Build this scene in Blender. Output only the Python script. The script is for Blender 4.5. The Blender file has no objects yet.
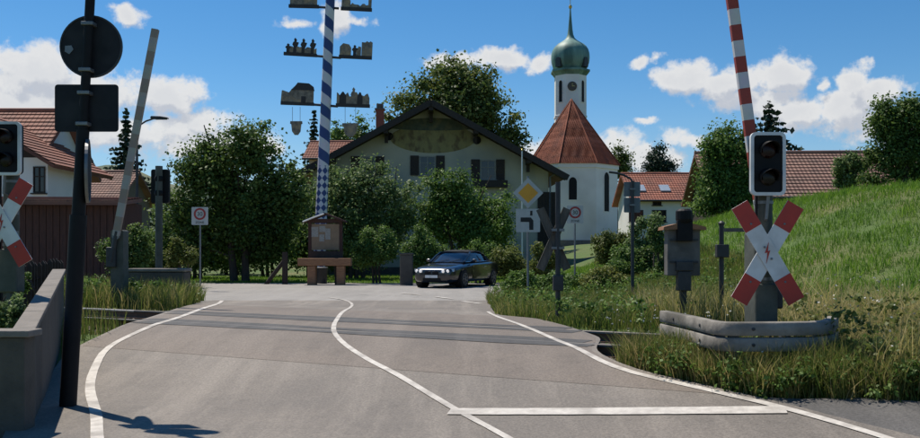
import bpy, math, random
import numpy as np
from mathutils import Vector, Matrix
R = math.radians
rng = np.random.default_rng(7)
random.seed(7)
SC = bpy.context.scene
COL = SC.collection

# ------------------------------------------------------------------ camera
H, F, CX, HY = 1.5, 900.0, 460.0, 252.0        # eye height (m), focal length, centre column and horizon row (photo pixels)
cam = bpy.data.cameras.new('camera'); camo = bpy.data.objects.new('camera', cam); COL.objects.link(camo)
camo.location = (0, 0, H); camo.rotation_euler = (R(90), 0, 0)
cam.sensor_width = 36; cam.lens = F / 920 * 36; cam.shift_y = (HY - 219) / 920; cam.clip_start = 0.05; cam.clip_end = 9000
SC.camera = camo
SC.view_settings.view_transform = 'Standard'; SC.view_settings.look = 'None'
SC.view_settings.exposure = 0.05; SC.view_settings.gamma = 1

# ------------------------------------------------------------------ sky + sun
SUN_EL = 62.0
SUN_AZ = math.atan2(-0.70, 0.72)               # from +Y, towards the sun (front left)
sd = Vector((math.sin(SUN_AZ) * math.cos(R(SUN_EL)), math.cos(SUN_AZ) * math.cos(R(SUN_EL)), math.sin(R(SUN_EL))))
sun = bpy.data.lights.new('sun', 'SUN'); suno = bpy.data.objects.new('sun', sun); COL.objects.link(suno)
sun.energy = 5.0; sun.angle = R(0.53); sun.color = (1, 0.93, 0.82)
suno.rotation_euler = (-sd).to_track_quat('-Z', 'Y').to_euler(); suno.location = sd * 60

def build_world():
    w = bpy.data.worlds.new('World'); SC.world = w; w.use_nodes = True
    nt = w.node_tree; N = nt.nodes; L = nt.links; N.clear()
    def setin(s, v):
        if hasattr(v, 'default_value') or isinstance(v, bpy.types.NodeSocket): L.new(v, s)
        else: s.default_value = v
    def M(op, a, b=0.0, c=0.0, clamp=False):
        n = N.new('ShaderNodeMath'); n.operation = op; n.use_clamp = clamp
        setin(n.inputs[0], a); setin(n.inputs[1], b)
        if op in ('MULTIPLY_ADD', 'SMOOTH_MAX', 'COMPARE'): setin(n.inputs[2], c)
        return n.outputs[0]
    def V(op, a, b=None):
        n = N.new('ShaderNodeVectorMath'); n.operation = op
        setin(n.inputs[0], a)
        if b is not None: setin(n.inputs[1], b)
        return n.outputs['Value'] if op == 'LENGTH' else n.outputs[0]
    def ss(x, lo, hi):
        n = N.new('ShaderNodeMapRange'); n.interpolation_type = 'SMOOTHSTEP'
        setin(n.inputs[0], x); n.inputs[1].default_value = lo; n.inputs[2].default_value = hi
        n.inputs[3].default_value = 0; n.inputs[4].default_value = 1
        return n.outputs[0]
    def mixc(f, a, b):
        n = N.new('ShaderNodeMix'); n.data_type = 'RGBA'
        setin(n.inputs[0], f); setin(n.inputs[6], a); setin(n.inputs[7], b); return n.outputs[2]
    tc = N.new('ShaderNodeTexCoord'); d = tc.outputs['Generated']
    sx = N.new('ShaderNodeSeparateXYZ'); L.new(d, sx.inputs[0])
    x, y, z = sx.outputs
    sky = N.new('ShaderNodeTexSky'); sky.sky_type = 'NISHITA'; sky.sun_disc = False
    sky.sun_elevation = R(SUN_EL); sky.sun_rotation = SUN_AZ
    sky.altitude = 600; sky.air_density = 1.0; sky.dust_density = 0.1; sky.ozone_density = 4.5
    hs = N.new('ShaderNodeHueSaturation'); hs.inputs['Hue'].default_value = 0.497; hs.inputs['Saturation'].default_value = 1.27; hs.inputs['Value'].default_value = 1.42
    L.new(sky.outputs[0], hs.inputs['Color'])
    # directions as (tan azimuth, tan elevation) ahead, azimuth elsewhere
    az = M('ARCTAN2', x, y)
    hyp = M('SQRT', M('ADD', M('MULTIPLY', x, x), M('MULTIPLY', y, y)))
    u = M('MULTIPLY', az, 1.03)
    v = M('DIVIDE', z, M('MAXIMUM', hyp, 0.05))
    cb = N.new('ShaderNodeCombineXYZ'); L.new(u, cb.inputs[0]); L.new(v, cb.inputs[1])
    uv = cb.outputs[0]
    # cumulus in view: (centre px, centre py, half width px, half height px, weight)
    blobs = [(28, 92, 52, 36, 1), (85, 108, 60, 34, .95), (20, 118, 70, 34, 1), (168, 100, 46, 24, 1), (190, 128, 60, 22, .85), (120, 140, 130, 26, .72), (210, 146, 90, 18, .75), (60, 128, 90, 26, .72),
             (130, 30, 22, 11, .8), (335, 22, 20, 20, .9), (298, 26, 26, 7, .5), (360, 20, 20, 7, .5), (455, 60, 42, 9, .85), (505, 60, 46, 14, .95), (545, 62, 22, 11, .8),
             (688, 84, 42, 19, 1), (730, 92, 46, 20, .95), (782, 88, 34, 28, 1), (800, 118, 46, 22, .9), (770, 108, 60, 18, .85), (857, 96, 18, 18, .95), (850, 122, 42, 26, 1.05), (880, 108, 28, 18, .95),
             (641, 66, 15, 8, .75), (660, 64, 10, 5, .5), (824, 95, 10, 8, .75), (646, 126, 13, 5, .7), (620, 148, 34, 20, .75), (640, 160, 70, 18, .75), (690, 142, 34, 12, .6), (560, 150, 60, 14, .5), (900, 142, 60, 16, .7)]
    wn = N.new('ShaderNodeTexNoise'); wn.inputs['Scale'].default_value = 16; wn.inputs['Detail'].default_value = 5; wn.inputs['Roughness'].default_value = 0.6
    L.new(uv, wn.inputs['Vector'])
    warp = V('MULTIPLY', V('SUBTRACT', wn.outputs['Color'], (0.5, 0.5, 0.5)), (0.050, 0.036, 0))
    def density(off):
        p = V('ADD', uv, off) if off else uv
        pw = V('ADD', p, warp)
        cur = None
        for (bx, by, bw, bh, wt) in blobs:
            c = (math.atan((bx - CX) / F) * 1.03, (HY - by) / F, 0)
            q = V('MULTIPLY', V('SUBTRACT', pw, c), (F / bw, F / bh, 0))
            val = M('MULTIPLY', M('SUBTRACT', 1.0, V('LENGTH', q)), wt)
            cur = val if cur is None else M('MAXIMUM', cur, val)
        n = N.new('ShaderNodeTexNoise'); n.inputs['Scale'].default_value = 40; n.inputs['Detail'].default_value = 9; n.inputs['Roughness'].default_value = 0.62
        L.new(p, n.inputs['Vector'])
        # the same fair-weather cumulus all round, beyond the part of the sky in view
        g = N.new('ShaderNodeTexNoise'); g.inputs['Scale'].default_value = 7; g.inputs['Detail'].default_value = 6; g.inputs['Roughness'].default_value = 0.58
        L.new(V('MULTIPLY', p, (1.0, 2.0, 1)), g.inputs['Vector'])
        side = M('MAXIMUM', ss(M('ABSOLUTE', u), 0.50, 0.62), ss(v, 0.30, 0.42))
        gen = M('MULTIPLY', M('SUBTRACT', M('MULTIPLY', M('SUBTRACT', g.outputs['Fac'], 0.63), 5.0), ss(v, 0.5, 3.0)), 1.0)
        gen = M('MAXIMUM', M('MINIMUM', gen, 1.0), -1.0)
        base = M('ADD', M('MULTIPLY', M('MAXIMUM', cur, -1.0), M('SUBTRACT', 1.0, side)), M('MULTIPLY', gen, side))
        return M('ADD', base, M('MULTIPLY', M('SUBTRACT', n.outputs['Fac'], 0.53), 1.6))
    d0 = density(None); d1 = density((-0.006, 0.016, 0))
    alpha = M('MULTIPLY', ss(d0, -0.06, 0.42), 0.94)
    lit = ss(M('SUBTRACT', d0, d1), -0.30, 0.22)
    thick = ss(d0, 0.1, 0.95)
    lit = M('MULTIPLY', lit, M('SUBTRACT', 1.0, M('MULTIPLY', thick, 0.35)))
    ccol = mixc(lit, (7.0, 7.3, 8.0, 1), (10.6, 10.5, 10.3, 1))
    # thin milky air low over the horizon
    low = M('MULTIPLY', M('SUBTRACT', 1.0, ss(v, -0.02, 0.19)), 0.42)
    skyc = mixc(low, hs.outputs[0], (4.6, 5.9, 7.2, 1))
    full = mixc(alpha, skyc, ccol)
    bg = N.new('ShaderNodeBackground'); L.new(full, bg.inputs['Color']); bg.inputs['Strength'].default_value = 0.075
    out = N.new('ShaderNodeOutputWorld'); L.new(bg.outputs[0], out.inputs['Surface'])
build_world()

# ------------------------------------------------------------------ materials
MATS = {}
def mat(name, c1, c2=None, scale=6.0, rough=0.7, bump=0.0, bscale=None, metal=0.0, c3=None, s3=0.7, detail=6, coat=0.0, spec=None, stretch=None, emit=None):
    if name in MATS: return MATS[name]
    m = bpy.data.materials.new(name); m.use_nodes = True; nt = m.node_tree; N = nt.nodes; L = nt.links
    b = N['Principled BSDF']; b.inputs['Roughness'].default_value = rough; b.inputs['Metallic'].default_value = metal
    if coat: b.inputs['Coat Weight'].default_value = coat; b.inputs['Coat Roughness'].default_value = 0.05
    if spec is not None: b.inputs['Specular IOR Level'].default_value = spec
    c2 = c2 or tuple(k * 0.8 for k in c1)
    tc = N.new('ShaderNodeTexCoord'); mp = N.new('ShaderNodeMapping'); L.new(tc.outputs['Object'], mp.inputs[0])
    if stretch: mp.inputs['Scale'].default_value = stretch
    n = N.new('ShaderNodeTexNoise'); n.inputs['Scale'].default_value = scale; n.inputs['Detail'].default_value = detail; n.inputs['Roughness'].default_value = 0.62
    L.new(mp.outputs[0], n.inputs['Vector'])
    r = N.new('ShaderNodeValToRGB'); r.color_ramp.elements[0].position = 0.32; r.color_ramp.elements[1].position = 0.68
    r.color_ramp.elements[0].color = (*c2, 1); r.color_ramp.elements[1].color = (*c1, 1)
    L.new(n.outputs['Fac'], r.inputs[0]); colour = r.outputs[0]
    if c3:
        n2 = N.new('ShaderNodeTexNoise'); n2.inputs['Scale'].default_value = s3; n2.inputs['Detail'].default_value = 4
        L.new(mp.outputs[0], n2.inputs['Vector'])
        mr = N.new('ShaderNodeMapRange'); mr.inputs[1].default_value = 0.48; mr.inputs[2].default_value = 0.66; L.new(n2.outputs['Fac'], mr.inputs[0])
        mx = N.new('ShaderNodeMix'); mx.data_type = 'RGBA'; L.new(mr.outputs[0], mx.inputs[0]); L.new(colour, mx.inputs[6]); mx.inputs[7].default_value = (*c3, 1)
        colour = mx.outputs[2]
    L.new(colour, b.inputs['Base Color'])
    if bump:
        nb = N.new('ShaderNodeTexNoise'); nb.inputs['Scale'].default_value = bscale or scale * 4; nb.inputs['Detail'].default_value = 5
        L.new(mp.outputs[0], nb.inputs['Vector'])
        bp = N.new('ShaderNodeBump'); bp.inputs['Strength'].default_value = bump; bp.inputs['Distance'].default_value = 0.02
        L.new(nb.outputs['Fac'], bp.inputs['Height']); L.new(bp.outputs[0], b.inputs['Normal'])
    MATS[name] = m
    return m

def leafmat(name, ca, cb, cc, trans=0.25, rough=0.55):
    """foliage: each leaf has its own tint (attribute), from ca through cb to cc"""
    m = bpy.data.materials.new(name); m.use_nodes = True; nt = m.node_tree; N = nt.nodes; L = nt.links
    b = N['Principled BSDF']; b.inputs['Roughness'].default_value = rough; b.inputs['Specular IOR Level'].default_value = 0.3
    at = N.new('ShaderNodeAttribute'); at.attribute_name = 'tint'
    r = N.new('ShaderNodeValToRGB'); e = r.color_ramp.elements
    e[0].position = 0.05; e[0].color = (*ca, 1); e[1].position = 0.95; e[1].color = (*cc, 1)
    k = e.new(0.5); k.color = (*cb, 1)
    L.new(at.outputs['Fac'], r.inputs[0]); L.new(r.outputs[0], b.inputs['Base Color'])
    t = N.new('ShaderNodeBsdfTranslucent'); L.new(r.outputs[0], t.inputs['Color'])
    mx = N.new('ShaderNodeMixShader'); mx.inputs[0].default_value = trans
    L.new(b.outputs[0], mx.inputs[1]); L.new(t.outputs[0], mx.inputs[2])
    L.new(mx.outputs[0], N['Material Output'].inputs['Surface'])
    return m

def tilemat(name, c1, c2, c3, tw=0.22):
    """clay tiles: colour from tile to tile, rounded relief across the slope (courses are geometry)"""
    m = bpy.data.materials.new(name); m.use_nodes = True; nt = m.node_tree; N = nt.nodes; L = nt.links
    b = N['Principled BSDF']; b.inputs['Roughness'].default_value = 0.75
    uvn = N.new('ShaderNodeUVMap'); uvn.uv_map = 'UVMap'
    sx = N.new('ShaderNodeSeparateXYZ'); L.new(uvn.outputs[0], sx.inputs[0])
    fl = N.new('ShaderNodeVectorMath'); fl.operation = 'FLOOR'
    mp = N.new('ShaderNodeMapping'); mp.inputs['Scale'].default_value = (1 / tw, 1, 1); L.new(uvn.outputs[0], mp.inputs[0]); L.new(mp.outputs[0], fl.inputs[0])
    wn = N.new('ShaderNodeTexWhiteNoise'); wn.noise_dimensions = '2D'; L.new(fl.outputs[0], wn.inputs['Vector'])
    r = N.new('ShaderNodeValToRGB'); e = r.color_ramp.elements; e[0].color = (*c1, 1); e[1].color = (*c2, 1); L.new(wn.outputs['Value'], r.inputs[0])
    tc = N.new('ShaderNodeTexCoord'); n = N.new('ShaderNodeTexNoise'); n.inputs['Scale'].default_value = 0.9; n.inputs['Detail'].default_value = 6; L.new(tc.outputs['Object'], n.inputs['Vector'])
    mr = N.new('ShaderNodeMapRange'); mr.inputs[1].default_value = 0.45; mr.inputs[2].default_value = 0.72; L.new(n.outputs['Fac'], mr.inputs[0])
    mx = N.new('ShaderNodeMix'); mx.data_type = 'RGBA'; L.new(mr.outputs[0], mx.inputs[0]); L.new(r.outputs[0], mx.inputs[6]); mx.inputs[7].default_value = (*c3, 1)
    L.new(mx.outputs[2], b.inputs['Base Color'])
    mm = N.new('ShaderNodeMath'); mm.operation = 'MULTIPLY'; mm.inputs[1].default_value = 2 * math.pi / tw; L.new(sx.outputs[0], mm.inputs[0])
    sn = N.new('ShaderNodeMath'); sn.operation = 'SINE'; L.new(mm.outputs[0], sn.inputs[0])
    bp = N.new('ShaderNodeBump'); bp.inputs['Strength'].default_value = 0.6; bp.inputs['Distance'].default_value = 0.04
    L.new(sn.outputs[0], bp.inputs['Height']); L.new(bp.outputs[0], b.inputs['Normal'])
    return m

def asphalt(name, c1, c2, c3, tar=True):
    m = bpy.data.materials.new(name); m.use_nodes = True; nt = m.node_tree; N = nt.nodes; L = nt.links
    b = N['Principled BSDF']; b.inputs['Roughness'].default_value = 0.78
    tc = N.new('ShaderNodeTexCoord')
    def noise(sc, det, ro=0.6, st=None):
        n = N.new('ShaderNodeTexNoise'); n.inputs['Scale'].default_value = sc; n.inputs['Detail'].default_value = det; n.inputs['Roughness'].default_value = ro
        if st:
            mp = N.new('ShaderNodeMapping'); mp.inputs['Scale'].default_value = st; mp.inputs['Rotation'].default_value = (0, 0, R(-18)); L.new(tc.outputs['Object'], mp.inputs[0]); L.new(mp.outputs[0], n.inputs['Vector'])
        else: L.new(tc.outputs['Object'], n.inputs['Vector'])
        return n.outputs['Fac']
    def mix(f, a, bb, ty='MIX'):
        x = N.new('ShaderNodeMix'); x.data_type = 'RGBA'; x.blend_type = ty
        for s, v in ((x.inputs[0], f), (x.inputs[6], a), (x.inputs[7], bb)):
            if isinstance(v, bpy.types.NodeSocket): L.new(v, s)
            else: s.default_value = v
        return x.outputs[2]
    def rr(f, lo, hi, a=0.0, bb=1.0):
        x = N.new('ShaderNodeMapRange'); L.new(f, x.inputs[0]); x.inputs[1].default_value = lo; x.inputs[2].default_value = hi; x.inputs[3].default_value = a; x.inputs[4].default_value = bb; return x.outputs[0]
    base = mix(rr(noise(0.45, 6, 0.68), 0.36, 0.62), (*c1, 1), (*c2, 1))
    base = mix(rr(noise(3.0, 6, 0.7), 0.52, 0.74, 0, 0.45), base, tuple(k * 0.62 for k in c2) + (1,))
    base = mix(rr(noise(1.2, 5, 0.65, (1.6, 0.16, 1)), 0.47, 0.66, 0, 0.75), base, (*c3, 1))      # tyre-worn streaks along the road
    grain = rr(noise(46, 4, 0.75), 0.3, 0.7, 0.62, 1.34)
    cg = N.new('ShaderNodeCombineColor'); [L.new(grain, cg.inputs[i]) for i in range(3)]
    base = mix(1.0, base, cg.outputs[0], 'MULTIPLY')
    if tar:
        vo = N.new('ShaderNodeTexVoronoi'); vo.feature = 'DISTANCE_TO_EDGE'; vo.inputs['Scale'].default_value = 0.33
        wp = N.new('ShaderNodeVectorMath'); wp.operation = 'ADD'; L.new(tc.outputs['Object'], wp.inputs[0])
        nn = N.new('ShaderNodeTexNoise'); nn.inputs['Scale'].default_value = 1.1; nn.inputs['Detail'].default_value = 5; L.new(tc.outputs['Object'], nn.inputs['Vector']); L.new(nn.outputs['Color'], wp.inputs[1])
        L.new(wp.outputs[0], vo.inputs['Vector'])
        ck = rr(vo.outputs['Distance'], 0.003, 0.009, 1, 0)
        mk = rr(noise(0.35, 2), 0.58, 0.66)
        mm = N.new('ShaderNodeMath'); mm.operation = 'MULTIPLY'; L.new(ck, mm.inputs[0]); L.new(mk, mm.inputs[1])
        m2 = N.new('ShaderNodeMath'); m2.operation = 'MULTIPLY'; L.new(mm.outputs[0], m2.inputs[0]); m2.inputs[1].default_value = 0.6
        base = mix(m2.outputs[0], base, (0.05, 0.047, 0.045, 1))
    L.new(base, b.inputs['Base Color'])
    bp = N.new('ShaderNodeBump'); bp.inputs['Strength'].default_value = 0.35; bp.inputs['Distance'].default_value = 0.012
    L.new(noise(90, 3, 0.7), bp.inputs['Height']); L.new(bp.outputs[0], b.inputs['Normal'])
    return m

# ------------------------------------------------------------------ mesh helpers
class MB:
    def __init__(s): s.v = []; s.f = []; s.uv = {}
    def add(s, vs, fs):
        o = len(s.v); s.v += [tuple(p) for p in vs]; s.f += [tuple(i + o for i in f) for f in fs]; return s
    def box(s, c, d, M=None):
        x, y, z = c; a, b, h = d[0] / 2, d[1] / 2, d[2] / 2
        vs = [Vector((x + i * a, y + j * b, z + k * h)) for k in (-1, 1) for j in (-1, 1) for i in (-1, 1)]
        if M is not None: vs = [M @ p for p in vs]
        return s.add(vs, [(0, 2, 3, 1), (4, 5, 7, 6), (0, 1, 5, 4), (2, 6, 7, 3), (0, 4, 6, 2), (1, 3, 7, 5)])
    def rbox(s, c, d, r, axis=1, n=4, M=None):
        """box with rounded corners seen along the axis (1 = y)"""
        hw = d[0 if axis == 1 else 1] / 2; hh = d[2] / 2
        pts = []
        for (cx, cz, a0) in ((hw - r, hh - r, 0), (-hw + r, hh - r, 90), (-hw + r, -hh + r, 180), (hw - r, -hh + r, 270)):
            for k in range(n + 1):
                a = R(a0 + 90 * k / n); pts.append((cx + r * math.cos(a), cz + r * math.sin(a)))
        T = Matrix.Translation(c) if axis == 1 else Matrix.Translation(c) @ Matrix.Rotation(R(90), 4, 'Z')
        if M is not None: T = M @ T
        return s.prism(pts, d[1 if axis == 1 else 0], T)
    def prism(s, pts, depth, M=None):
        """outline in local x,z, extruded along local y (centred)"""
        n = len(pts); M = M or Matrix()
        vs = [M @ Vector((p[0], -depth / 2, p[1])) for p in pts] + [M @ Vector((p[0], depth / 2, p[1])) for p in pts]
        return s.add(vs, [tuple(range(n)), tuple(range(2 * n - 1, n - 1, -1))] + [((i + 1) % n, i, i + n, (i + 1) % n + n) for i in range(n)])
    def tube(s, path, rad, n=10, cap=True):
        path = [Vector(p) for p in path]; rad = [rad] * len(path) if isinstance(rad, (int, float)) else rad
        rings = []; prev = None
        for i, p in enumerate(path):
            t = (path[min(i + 1, len(path) - 1)] - path[max(i - 1, 0)]).normalized()
            a = prev if prev is not None else (Vector((1, 0, 0)) if abs(t.x) < 0.9 else Vector((0, 1, 0)))
            a = (a - t * a.dot(t)).normalized(); b = t.cross(a); prev = a
            rings.append([p + (a * math.cos(2 * math.pi * k / n) + b * math.sin(2 * math.pi * k / n)) * rad[i] for k in range(n)])
        fs = []
        for i in range(len(path) - 1):
            fs += [(i * n + k, i * n + (k + 1) % n, (i + 1) * n + (k + 1) % n, (i + 1) * n + k) for k in range(n)]
        if cap: fs += [tuple(range(n - 1, -1, -1)), tuple((len(path) - 1) * n + k for k in range(n))]
        return s.add([q for r in rings for q in r], fs)
    def lathe(s, prof, n=24, c=(0, 0, 0), a0=0.0, M=None, caps=True):
        vs = [Vector((c[0] + r * math.cos(a0 + 2 * math.pi * k / n), c[1] + r * math.sin(a0 + 2 * math.pi * k / n), c[2] + z)) for r, z in prof for k in range(n)]
        if M is not None: vs = [M @ p for p in vs]
        m = len(prof)
        fs = [(i * n + k, i * n + (k + 1) % n, (i + 1) * n + (k + 1) % n, (i + 1) * n + k) for i in range(m - 1) for k in range(n)]
        if caps: fs += [tuple(range(n - 1, -1, -1)), tuple((m - 1) * n + k for k in range(n))]
        return s.add(vs, fs)
    def strip(s, A, B):
        n = len(A); return s.add(list(A) + list(B), [(i, i + 1, n + i + 1, n + i) for i in range(n - 1)])
    def loft(s, rings, closed=True, caps=True):
        n = len(rings[0]); fs = []
        for i in range(len(rings) - 1):
            fs += [(i * n + k, i * n + (k + 1) % n, (i + 1) * n + (k + 1) % n, (i + 1) * n + k) for k in range(n if closed else n - 1)]
        if caps: fs += [tuple(range(n - 1, -1, -1)), tuple((len(rings) - 1) * n + k for k in range(n))]
        return s.add([p for r in rings for p in r], fs)

def finish(me, name, m, parent, smooth, bevel):
    o = bpy.data.objects.new(name, me); COL.objects.link(o)
    if m: me.materials.append(m) if not me.materials else None
    if parent: o.parent = parent
    if smooth:
        me.polygons.foreach_set('use_smooth', [True] * len(me.polygons))
        try: me.set_sharp_from_angle(angle=R(smooth if smooth is not True else 40))
        except Exception: pass
    if bevel:
        b = o.modifiers.new('bevel', 'BEVEL'); b.width = bevel; b.segments = 2; b.limit_method = 'ANGLE'; b.angle_limit = R(40)
    return o
def obj(name, mb, m, parent=None, smooth=False, bevel=0.0):
    me = bpy.data.meshes.new(name); me.from_pydata(mb.v, [], mb.f); me.validate(); me.update()
    if mb.uv:
        ul = me.uv_layers.new(name='UVMap')
        for p in me.polygons:
            u = mb.uv.get(p.index)
            if u:
                for li, k in zip(p.loop_indices, u): ul.data[li].uv = k
    return finish(me, name, m, parent, smooth, bevel)
def npmesh(name, V, Fc, m, parent=None, tint=None, smooth=False):
    """V (n,3) array, Fc (k,4) or (k,3) array of indices, tint per vertex"""
    me = bpy.data.meshes.new(name); k = Fc.shape[1]
    me.vertices.add(len(V)); me.vertices.foreach_set('co', np.ascontiguousarray(V, dtype=np.float32).ravel())
    me.loops.add(Fc.size); me.loops.foreach_set('vertex_index', Fc.astype(np.int32).ravel())
    me.polygons.add(len(Fc)); me.polygons.foreach_set('loop_start', np.arange(0, Fc.size, k, dtype=np.int32)); me.polygons.foreach_set('loop_total', np.full(len(Fc), k, dtype=np.int32))
    if tint is not None:
        at = me.attributes.new('tint', 'FLOAT', 'POINT'); at.data.foreach_set('value', tint.astype(np.float32))
    me.update(calc_edges=True)
    if smooth: me.polygons.foreach_set('use_smooth', [True] * len(Fc))
    o = bpy.data.objects.new(name, me); COL.objects.link(o); me.materials.append(m)
    if parent: o.parent = parent
    return o
def thing(name, label, cat, loc=(0, 0, 0), rotz=0.0, group=None):
    o = bpy.data.objects.new(name, None); COL.objects.link(o); o.location = loc; o.rotation_euler = (0, 0, rotz); o.empty_display_size = 0.2
    o['label'] = label; o['category'] = cat
    if group: o['group'] = group
    return o
def struct(o, label=None):
    o['kind'] = 'structure'
    if label: o['label'] = label
    return o
def stuff(o, label, cat):
    o['kind'] = 'stuff'; o['label'] = label; o['category'] = cat; return o

# ------------------------------------------------------------------ terrain
TX, TY = -1.95, 13.3                    # a point on the track's centre line
TD = Vector((-0.874, 0.486, 0))         # direction of the track
def sstep(a, b, x):
    t = np.clip((x - a) / (b - a), 0, 1); return t * t * (3 - 2 * t)
def qof(x, y): return (x - TX) * 0.486 + (y - TY) * 0.874
def gz(x, y):
    """height of the finished surface (road level) at x, y"""
    x = np.asarray(x, float); y = np.asarray(y, float); q = qof(x, y)
    z = 0.40 * sstep(-4.6, -1.1, q) - 0.25 * sstep(1.1, 8.0, q)
    z = z + 3.3 * sstep(3.0, 13.5, x) * sstep(3.0, 21.0, q) * (1 - 0.55 * sstep(34, 70, y))
    z = z + 0.8 * sstep(50, 95, y) + 0.10 * np.sin(x * 0.21 + 1.0) * np.sin(y * 0.17) * sstep(4, 12, q) * sstep(4, 9, x)
    return z
def W(px, py, Y): return Vector(((px - CX) / F * Y, Y, H + (HY - py) / F * Y))
def G(px, py, dz=0.03):
    """where the sight line through a photo pixel meets the ground"""
    Y = np.arange(1.5, 160, 0.01); X = (px - CX) / F * Y; Z = H + (HY - py) / F * Y
    k = np.argmax(Z <= gz(X, Y) + dz)
    return Vector((X[k], Y[k], float(gz(X[k], Y[k]) + dz)))
def on(px, Y, dz=0.0):
    x = (px - CX) / F * Y; return Vector((x, Y, float(gz(x, Y)) + dz))
def g1(x, y): return float(gz(x, y))

line_l = [G(*p) for p in ((100, 470), (97, 436), (96, 415), (90, 388), (96, 366), (110, 347), (150, 327), (185, 315.5), (212, 306), (222, 301))]
line_r = [G(*p) for p in ((990, 472), (870, 434), (784, 409), (705, 390), (614, 367), (568, 345), (535, 331), (500, 318), (488, 312))]
line_c = [G(*p) for p in ((562, 470), (505, 437), (455, 410), (400, 377), (368, 360), (345, 345), (335, 334), (334, 326), (338, 318), (350, 308), (352, 304.5), (347, 301.2), (338, 299), (328, 297.6))]
def smooth_path(pts, step=0.25):
    P = np.array([[p.x, p.y] for p in pts]); out = []
    for i in range(len(P) - 1):
        p0, p1, p2, p3 = P[max(i - 1, 0)], P[i], P[i + 1], P[min(i + 2, len(P) - 1)]
        n = max(2, int(np.linalg.norm(p2 - p1) / step))
        for t in np.linspace(0, 1, n, endpoint=False):
            out.append(0.5 * (2 * p1 + (p2 - p0) * t + (2 * p0 - 5 * p1 + 4 * p2 - p3) * t * t + (3 * p1 - p0 - 3 * p2 + p3) * t ** 3))
    out.append(P[-1]); return np.array(out)
SL, SR, SCn = smooth_path(line_l), smooth_path(line_r), smooth_path(line_c)
# road edges as x(y); behind the camera the road goes on straight
def edge(S, off, slope=-0.33):
    o = np.argsort(S[:, 1]); ys = S[o, 1]; xs = S[o, 0]
    y0, x0 = ys[0], xs[0]; y1, x1 = ys[-1], xs[-1]
    def f(y):
        y = np.asarray(y, float); x = np.interp(y, ys, xs)
        x = np.where(y < y0, x0 + (y - y0) * slope, x)
        return x + (off(y) if callable(off) else off)
    return f
XL = edge(SL, lambda y: -0.50 - 0.25 * (1 - sstep(8, 10, y)))
XR = edge(SR, lambda y: 0.30 - 0.16 * sstep(6.0, 7.2, y) + 0.50 * sstep(9.5, 11.5, y) * (1 - sstep(15, 17.5, y)))

def sheet(name, fl, fr, y0, y1, dz, m, ny, nx, skirt=0.3, parent=None):
    ys = np.linspace(y0, y1, ny); V = []
    for y in ys:
        a, b = float(fl(y)), float(fr(y)); xs = np.linspace(a, b, nx)
        z = gz(xs, np.full(nx, y)) + dz
        V.append((a, y, z[0] - skirt)); V += list(zip(xs, np.full(nx, y), z)); V.append((b, y, z[-1] - skirt))
    w = nx + 2; Fc = np.array([(i * w + k, i * w + k + 1, (i + 1) * w + k + 1, (i + 1) * w + k) for i in range(ny - 1) for k in range(w - 1)])
    o = npmesh(name, np.array(V), Fc, m, parent, smooth=False)
    me = o.data; me.polygons.foreach_set('use_smooth', [True] * len(me.polygons)); me.set_sharp_from_angle(angle=R(35))
    return o
def ribbon(name, S, w, dz, m, parent):
    S = np.asarray(S); T = np.gradient(S, axis=0); T /= np.linalg.norm(T, axis=1)[:, None] + 1e-9
    Nn = np.stack([-T[:, 1], T[:, 0]], 1); V = []
    ws = w * (1 + 0.025 * rng.standard_normal(len(S)))[:, None] / 2
    for s in (-1, 0, 1):
        P = S + Nn * ws * s; V.append(np.column_stack([P, gz(P[:, 0], P[:, 1]) + dz]))
    n = len(S); V = np.concatenate(V)
    Fc = np.array([(j * n + i, j * n + i + 1, (j + 1) * n + i + 1, (j + 1) * n + i) for j in range(2) for i in range(n - 1)])[:, ::-1]
    return npmesh(name, V, Fc, m, parent)

m_ground = mat('meadow_soil', (0.085, 0.140, 0.026), (0.06, 0.095, 0.022), 3.0, 0.95, 0.6, 30, c3=(0.13, 0.13, 0.045), s3=0.35)
m_road = asphalt('worn_brown_asphalt', (0.205, 0.176, 0.146), (0.155, 0.135, 0.115), (0.265, 0.230, 0.192))
m_road2 = asphalt('pale_grey_asphalt', (0.29, 0.268, 0.242), (0.245, 0.228, 0.206), (0.315, 0.292, 0.265))
m_path = asphalt('coarse_grey_asphalt', (0.115, 0.108, 0.100), (0.085, 0.08, 0.076), (0.14, 0.13, 0.12))
m_tar = asphalt('fresh_tar_strip', (0.072, 0.068, 0.064), (0.055, 0.053, 0.05), (0.10, 0.094, 0.088), tar=False)
m_line = mat('road_paint', (0.66, 0.61, 0.54), (0.46, 0.42, 0.37), 11, 0.65, 0.2, c3=(0.33, 0.295, 0.255), s3=2.6)
m_conc = mat('weathered_concrete', (0.125, 0.108, 0.086), (0.075, 0.066, 0.055), 3.5, 0.9, 0.5, 40, c3=(0.085, 0.077, 0.065), s3=1.3)
m_conc_l = mat('pale_concrete', (0.24, 0.21, 0.18), (0.165, 0.148, 0.128), 5, 0.88, 0.4, 50, c3=(0.19, 0.165, 0.14), s3=1.5)
m_ballast = mat('track_ballast', (0.16, 0.125, 0.10), (0.06, 0.05, 0.043), 22, 0.95, 1.0, 30)

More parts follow.
